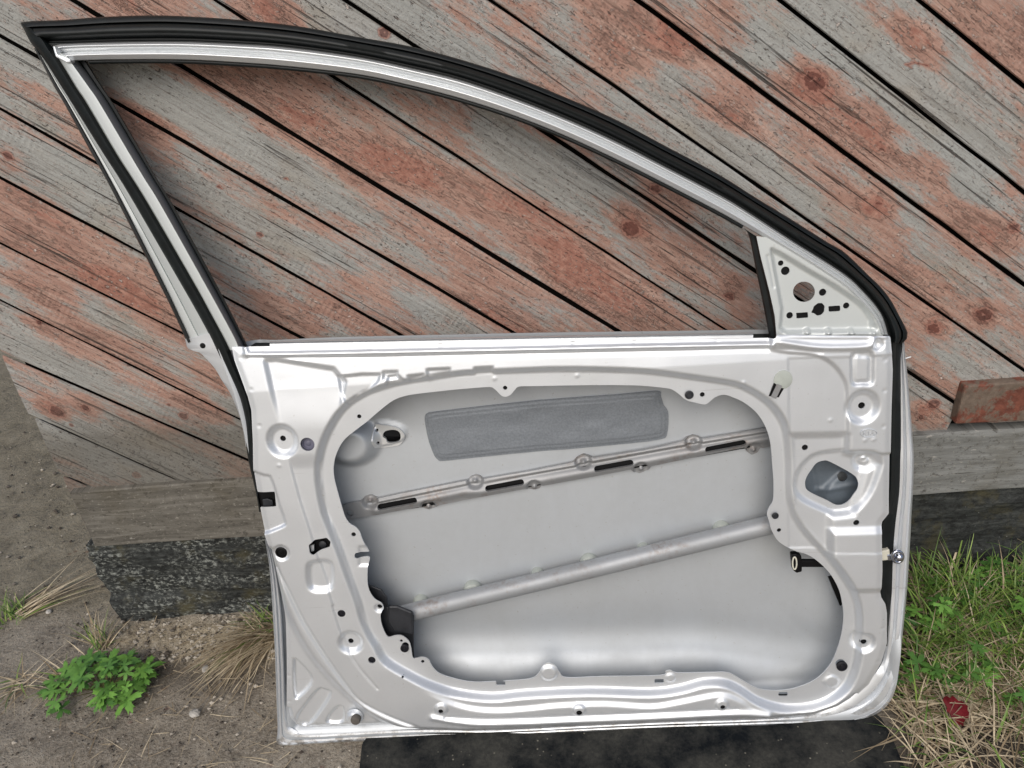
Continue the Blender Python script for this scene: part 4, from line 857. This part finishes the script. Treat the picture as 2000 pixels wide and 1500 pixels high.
# door check: arm inside, eye outside
arm = slab('door_check', [(1548, 1095), (1606, 1095), (1612, 1108), (1548, 1108)], -0.026, 0.007, M_BLACK, bev=0.001)
slab('check_plate', [(1546, 1083), (1556, 1082), (1566, 1086), (1567, 1117), (1556, 1120), (1549, 1114)], -0.022, 0.012, M_BLACK, arm, bev=0.002)
tube('check_roller', [P3((1552+4*math.cos(a), 1100+12*math.sin(a)), -0.0195) for a in np.linspace(0, 2*math.pi, 20, endpoint=False)], 0.0013, M_NYLON, arm, n=8, closed=True)
slab('check_block', [(1720, 1077), (1738, 1073), (1740, 1094), (1722, 1096)], -0.022, 0.012, M_NYLON, arm, bev=0.002)
slab('check_link', [(1733, 1084), (1750, 1083), (1750, 1095), (1735, 1095)], -0.020, 0.006, M_CHROME, arm, bev=0.001)
tube('check_eye', [P3((1753+10*math.cos(a), 1087+11*math.sin(a)), -0.017) for a in np.linspace(0, 2*math.pi, 24, endpoint=False)], 0.0026, M_CHROME, arm, n=10, closed=True)
lathe('check_pin', P3((1755, 1087), -0.020), [(0.0055, 0), (0.0055, 0.006), (0.003, 0.008)], M_CHROME, arm)
slab('drain_strip', [(1618, 1128), (1626, 1126), (1650, 1176), (1641, 1184)], -0.030, 0.004, M_BLACK)
# reinforcement sheet behind the three-cornered hole
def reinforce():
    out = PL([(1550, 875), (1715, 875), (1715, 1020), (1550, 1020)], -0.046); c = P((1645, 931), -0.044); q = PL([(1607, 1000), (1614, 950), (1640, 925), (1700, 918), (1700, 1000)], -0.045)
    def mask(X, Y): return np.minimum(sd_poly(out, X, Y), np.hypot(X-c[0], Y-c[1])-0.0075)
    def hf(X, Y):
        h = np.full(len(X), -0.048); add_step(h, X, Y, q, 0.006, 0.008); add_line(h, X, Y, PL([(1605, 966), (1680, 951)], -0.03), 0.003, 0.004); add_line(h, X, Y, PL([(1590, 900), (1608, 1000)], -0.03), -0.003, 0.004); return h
    return heightfield('hinge_reinforcement', mask, hf, (out.min(0)-0.01, out.max(0)+0.01), 0.003, M_SHADED_SHEET)
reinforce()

# ------------------------------------------------------------------ vegetation and small things on the ground
class Strip:
    def __init__(s): s.v, s.f, s.t, s.mi = [], [], [], []
    def blade(s, base, length, az, lift, droop, width, tint, mi=0, seg=6, twist=0.0):
        p = np.array(base, float); el = lift; rows = []
        for k in range(seg+1):
            d = np.array([math.cos(az)*math.cos(el), math.sin(az)*math.cos(el), math.sin(el)])
            side = np.array([-math.sin(az+twist*k), math.cos(az+twist*k), 0.25*math.sin(k+az)]); wv = width*(1-(k/seg)**1.7)*(0.75+0.25*min(1, k)) + 0.0001
            n0 = len(s.v); s.v += [tuple(p-side*wv/2), tuple(p+np.array([0, 0, -wv*0.18])), tuple(p+side*wv/2)]; s.t += [tint]*3; rows.append(n0)
            p = p+d*length/seg; el -= droop/seg; az += random.uniform(-.09, .09)
            if p[2] < 0.002: p[2] = 0.002+random.random()*0.004; el = max(el, random.uniform(-0.02, 0.10))
        for a, b in zip(rows[:-1], rows[1:]):
            s.f += [(a, a+1, b+1, b), (a+1, a+2, b+2, b+1)]; s.mi += [mi, mi]
    def leaf(s, c, r, az, pitch, roll, tint, mi=0, n=57):
        ca, sa = math.cos(az), math.sin(az)
        X = np.array([ca*math.cos(pitch), sa*math.cos(pitch), math.sin(pitch)]); Yv = np.array([-sa, ca, 0.0]); Yv = Yv*math.cos(roll)+np.cross(X, Yv)*math.sin(roll); Z = np.cross(X, Yv)
        o = len(s.v); s.v.append(tuple(c)); s.t.append(tint*0.75); ph = random.uniform(-.15, .15)
        ring = []
        for lev in (0.55, 1.0):
            for k in range(n):
                th = (-150+300*k/(n-1))*math.pi/180
                lob = (0.5+0.5*math.cos(6*th*0.9))**0.55
                rr = r*(0.22+0.78*lob*(1-0.22*abs(th)/2.6))
                rr *= (1+0.17*math.cos(27*th+ph*9)) if lev == 1.0 else 1
                rr *= lev if lev == 1.0 else min(0.62, 0.48+0.1*lob)
                z = -0.20*r*(rr/r)**2*(0.8+0.3*math.sin(3*th+ph*8))+0.07*r*lob*lev
                s.v.append(tuple(c+X*rr*math.cos(th)+Yv*rr*math.sin(th)+Z*z)); s.t.append(min(1, tint*(0.85+0.25*lob)))
        a, b = o+1, o+1+n
        for k in range(n-1):
            s.f += [(o, a+k, a+k+1), (a+k, b+k, b+k+1, a+k+1)]; s.mi += [mi, mi]
    def build(s, name, mats, parent=None, origin=None):
        v = np.array(s.v)-(np.array(origin) if origin is not None else 0)
        o = mesh(name, v, s.f, mats, parent, True); attr(o, 'tint', np.clip(s.t, 0, 1)); o.data.polygons.foreach_set('material_index', s.mi)
        return o
U = random.uniform
def weed(px, n, spread, rmin, rmax, label, name='leafy_weed', group=None, dirs=(0, 6.28), hmax=0.06, tl=(0.2, 1.0)):
    g = on_ground(px); g[2] = 0
    root = empty(name, g); tag(root, label, 'weed', group)
    L, S = Strip(), Strip()
    for i in range(n):
        a = U(*dirs); q = math.sqrt(U(0.02, 1)); d = spread*q
        h = hmax*(1.05-0.75*q)*U(0.6, 1.15)+0.006
        c = np.array([math.cos(a)*d*1.15, math.sin(a)*d*0.8, h])
        L.leaf(c, U(rmin, rmax), a+U(-.8, .8), U(-.35, .35), U(-.35, .35), U(*tl))
        pts = np.array([[0, 0, 0], c*np.array([.4, .4, .75]), c])
        S.blade((c[0]*0.15, c[1]*0.15, 0.0), np.linalg.norm(c)*0.98, a, math.atan2(h, max(d*0.9, 1e-3))+0.25, 0.5, 0.0022, U(0, 1), 0, 5)
    L.build('foliage', [M_LEAF], root); S.build('stems', [M_STEM], root)
    return root
weed((203, 1345), 58, 0.084, 0.014, 0.036, 'bright green clump of lobed leaves on the bare ground left of the door', 'leafy_weed', hmax=0.055)
def tuft(px, n, lens, az, spread, lift, droop, mix, label, cat='grass tuft', name='grass_tuft', width=(0.0016, 0.0034), base=0.018, group=None):
    g = on_ground(px); g[2] = 0
    root = empty(name, g); tag(root, label, cat, group); B = Strip()
    for i in range(n):
        m = 0 if random.random() < mix else 1
        ln = U(*lens)*(1.0 if m else 0.85)
        B.blade((U(-base, base), U(-base, base), 0.0), ln, az+random.gauss(0, spread), U(*lift), U(*droop), U(*width), U(0, 1), m, 7)
    B.build('blades', [M_GRASS, M_STRAW], root); return root
tuft((198, 1262), 34, (0.03, 0.10), 1.9, 0.8, (0.7, 1.5), (0.1, 0.7), 0.55, 'small tuft of thin green blades standing behind the leafy clump', width=(0.0018, 0.0034))
tuft((190, 1272), 26, (0.05, 0.12), 0.2, 1.4, (0.05, 0.5), (0.2, 0.9), 0.1, 'loose dry stalks lying behind the leafy clump', width=(0.0014, 0.0026))
tuft((130, 1330), 40, (0.04, 0.11), 3.5, 0.9, (0.1, 0.7), (0.3, 1.0), 0.22, 'mixed green and straw tuft against the left of the leafy clump')
tuft((45, 1335), 34, (0.04, 0.11), 4.2, 1.4, (0.05, 0.5), (0.2, 0.9), 0.15, 'sparse flattened straw tuft near the left picture edge')
tuft((22, 1208), 60, (0.03, 0.085), 2.4, 1.3, (0.5, 1.4), (0.4, 1.2), 0.85, 'short fresh green tuft at the far left edge below the slab', base=0.03)
tuft((40, 1195), 46, (0.09, 0.21), 0.62, 0.22, (0.05, 0.4), (0.2, 0.6), 0.12, 'long straw stalks leaning right from the left edge towards the sill corner', base=0.03)
tuft((524, 1240), 170, (0.09, 0.21), 4.02, 0.33, (0.15, 0.75), (0.5, 1.2), 0.04, 'big dry straw tuft combed down beside the door edge', base=0.030, width=(0.0016, 0.0036))
tuft((515, 1228), 60, (0.04, 0.09), 3.3, 0.9, (0.4, 1.2), (0.3, 1.0), 0.55, 'yellowing short tuft at the foot of the sill beside the door', base=0.028)

# grass right of the door
def grass_field():
    B = Strip(); lo_, hi_ = on_ground((1735, 1180)), on_ground((2150, 1520))
    poly = np.array([on_ground(q)[:2] for q in [(1785, 1135), (2250, 1100), (2300, 1600), (1815, 1600), (1785, 1500), (1755, 1430), (1775, 1330)]])
    n = 0
    while n < 5000:
        x, y = U(0.45, 1.30), U(-0.62, 0.0)
        if sd_poly(poly, np.array([x]), np.array([y]))[0] < 0.0: continue
        q = vnoise(np.array([x*7]), np.array([y*7]), 21)[0]; fy = (y+0.62)/0.62
        green = 0.14+0.72*ss(np.array([(fy-0.40)/0.35]))[0]*(0.35+0.75*q)
        if fy < 0.15 and x < 0.62: green = 0.45
        if random.random() < 0.55 and fy < 0.45 and q < 0.62: continue
        if random.random() < 0.5 and q < 0.38: continue
        m = 0 if random.random() < green*0.92 else 1
        if m == 0: B.blade((x, y, 0), U(0.03, 0.085)*(1+0.9*fy), U(0, 6.28), U(0.4, 1.45), U(0.4, 2.3), U(0.0014, 0.0050), U(0, 1)*(0.45+0.6*q), 0, 5)
        else: B.blade((x, y, U(0, 0.012)), U(0.04, 0.15), U(0, 6.28), U(0.0, 0.65), U(0.1, 0.9), U(0.0012, 0.0036), U(0, 1)**1.3, 1, 6)
        n += 1
    for _ in range(170):
        g = on_ground((U(1790, 2080), U(1135, 1200))); B.blade((g[0], g[1], 0), U(0.06, 0.15), U(0, 6.28), U(0.8, 1.5), U(0.4, 1.7), U(0.0018, 0.0042), U(0.2, 1), 0 if random.random() < 0.7 else 1, 7)
    for (a, b, ln, az, lf, dr, wv, t, m) in ((1790, 1290, .17, .75, .55, .3, .005, .8, 0), (1862, 1128, .13, 1.1, 1.3, .15, .004, .55, 0), (1845, 1150, .16, .9, .9, 1.2, .005, .95, 1), (1905, 1225, .15, 1.2, .6, .6, .004, 1, 1), (1880, 1260, .12, 4.6, .3, .5, .004, .9, 1), (1780, 1240, .18, 5.1, .3, .2, .004, .8, 1), (1850, 1420, .20, .15, .15, .2, .004, .7, 1), (1800, 1370, .16, 4.9, .4, .4, .003, .8, 1), (1960, 1330, .2, 4.0, .3, .4, .004, .6, 1)):
        g = on_ground((a, b)); B.blade((g[0], g[1], 0), ln, az, lf, dr, wv, t, m, 8)
    o = B.build('grass', [M_GRASS, M_STRAW]); tag(o, 'tangled green and dry grass covering the soil right of the door', 'grass', kind='stuff')
grass_field()
for px, n, sp, lab in (((1875, 1165), 22, 0.05, 'low weed with divided leaves against the tarred sill'), ((1950, 1150), 24, 0.05, 'taller weed with divided leaves at the sill near the right edge'), ((1815, 1235), 20, 0.045, 'dark green weed growing close to the door edge halfway down'), ((1985, 1235), 18, 0.045, 'fresh green weed cut by the right picture edge'), ((1785, 1345), 16, 0.042, 'small round leaved weed beside the lower door corner'), ((1885, 1320), 12, 0.038, 'weed with broad leaves just behind the red leaf'), ((1990, 1405), 9, 0.03, 'lone weed low at the right picture edge')):
    weed(px, int(n*0.7), sp, 0.010, 0.025, lab, hmax=0.075, tl=(0.1, 0.8))

# straw litter and crumbs
def litter():
    B = Strip()
    for _ in range(150):
        x, y = U(-0.95, -0.48), U(-0.40, -0.02); B.blade((x, y, 0.003), U(0.02, 0.075), U(0, 6.28), U(0, .1), .1, U(0.0008, 0.0018), U(0, .9), 0, 4)
    o = B.build('straw_litter', [M_STRAW]); tag(o, 'scattered bits of straw on the concrete left of the door', 'litter', kind='stuff')
litter()
def crumbs():
    V, F, T = [], [], []
    for it in range(4900):
        x, y = U(-1.05, 0.55), U(-0.52, 0.02)
        if it > 4200: x, y = U(-0.94, -0.50), U(-0.13, -0.005)
        if random.random() < 0.18: x, y = U(-1.9, -0.97), U(0.0, 0.9)
        if x > -0.46 and y > -0.335: continue
        if x > -0.36 and random.random() < 0.93: continue
        s = 0.0012+0.0036*random.random()**4; 
        if -0.35 < y and y > -0.20 and random.random() < .3: s *= 1.6
        if it > 4200: s = 0.002+0.0045*random.random()**3
        t = random.choice((0.6, 0.8, 0.95, 0.2)) if it > 4200 else random.choice((0.0, 0.05, 0.1, 0.15, 0.3, 0.85, 1.0)); o = len(V)
        r = [U(.7, 1.3) for _ in range(6)]
        for k, d in enumerate(((1, 0, 0), (0, 1, 0), (-1, 0, 0), (0, -1, 0), (0, 0, .7), (0, 0, -.7))):
            V.append((x+d[0]*s*r[k], y+d[1]*s*r[k], s*0.35+d[2]*s*r[k])); T.append(t)
        for a, b in ((0, 1), (1, 2), (2, 3), (3, 0)): F += [(o+a, o+b, o+4), (o+b, o+a, o+5)]
    o = mesh('grit', V, F, [M_PEBBLE], None, False); attr(o, 'tint', T); tag(o, 'loose grit and crumbs on the concrete', 'grit', kind='stuff')
crumbs()
def stone(px, r, label, seed):
    g = on_ground(px); rr = np.random.default_rng(seed); V, F = [], []; n, m = 10, 7
    for i in range(m+1):
        ph = math.pi*i/m
        for k in range(n):
            th = 2*math.pi*k/n; q = r*(1+0.25*(rr.random()-.5)*(0 < i < m)); V.append((q*1.2*math.sin(ph)*math.cos(th), q*math.sin(ph)*math.sin(th), q*0.65*math.cos(ph)))
    for i in range(m):
        for k in range(n): F.append((i*n+k, (i+1)*n+k, (i+1)*n+(k+1) % n, i*n+(k+1) % n))
    o = mesh('stone', V, F, M_STONE, None, False); o.location = (g[0], g[1], r*0.4); o.rotation_euler.z = U(0, 6); tag(o, label, 'stone', 'pale stones on the ground')
stone((402, 1308), 0.007, 'white stone lying against the tips of the dry straw tuft', 1)
stone((381, 1396), 0.009, 'pale angular stone on open concrete below the straw tuft', 2)
stone((96, 1196), 0.006, 'small white stone near the fresh green tuft', 3)
stone((1803, 1451), 0.006, 'tiny white stone among dry stalks near the mat', 4)
def red_leaf():
    g = on_ground((1867, 1388), 0.030); S = Strip(); n = 26; V = [(0, 0, 0.0)]; r0 = 0.030
    for k in range(n):
        a = 2*math.pi*k/n; r = r0*(0.72+0.10*math.cos(3*a+0.6)+0.07*math.sin(7*a)+0.05*math.cos(11*a)); V.append((r*0.80*math.cos(a), r*1.05*math.sin(a), 0.0015*math.sin(2*a)+0.005*abs(math.cos(a))))
    F = [(0, 1+k, 1+(k+1) % n) for k in range(n)]
    o = mesh('fallen_leaf', V, F, M_RED, None, True); o.location = (g[0], g[1], 0.030); o.rotation_euler = (0.60, -0.1, 0.3)
    s = o.modifiers.new('thick', 'SOLIDIFY'); s.thickness = 0.0012
    tag(o, 'dark wine red fallen leaf lying on the dry grass', 'leaf')
red_leaf()
# rubber mat under the door's lower edge
def rubber_mat():
    top = [on_ground(p) for p in [(736, 1446), (1000, 1432), (1300, 1420), (1640, 1408), (1706, 1396)]]
    bot = [on_ground(p) for p in [(728, 1560), (1000, 1560), (1300, 1560), (1700, 1560), (1800, 1560)]]
    mid = on_ground((1738, 1440))
    pts = [top[0]+[0.0, 0.03, 0]]+[q+[0, 0.03, 0] for q in top[1:4]]+[top[4], mid, on_ground((1764, 1500)), bot[4]]+bot[:4][::-1]
    poly = cr(np.array(pts)[:, :2], 3, True); g = poly.mean(0)
    def hf(X, Y): return 0.0075+(vnoise((X+g[0])*6, (Y+g[1])*6, 31)-0.5)*0.006+(vnoise(X*25, Y*25, 32)-0.5)*0.0015
    pl = poly-g
    o = heightfield('rubber_mat', lambda X, Y: sd_poly(pl, X, Y), hf, (pl.min(0)-0.01, pl.max(0)+0.01), 0.006, M_MAT, 0.010, parent=door)
    o.parent = None; o.location = (g[0], g[1], 0)
    tag(o, 'worn black rubber mat on the ground under the door', 'mat')
rubber_mat()
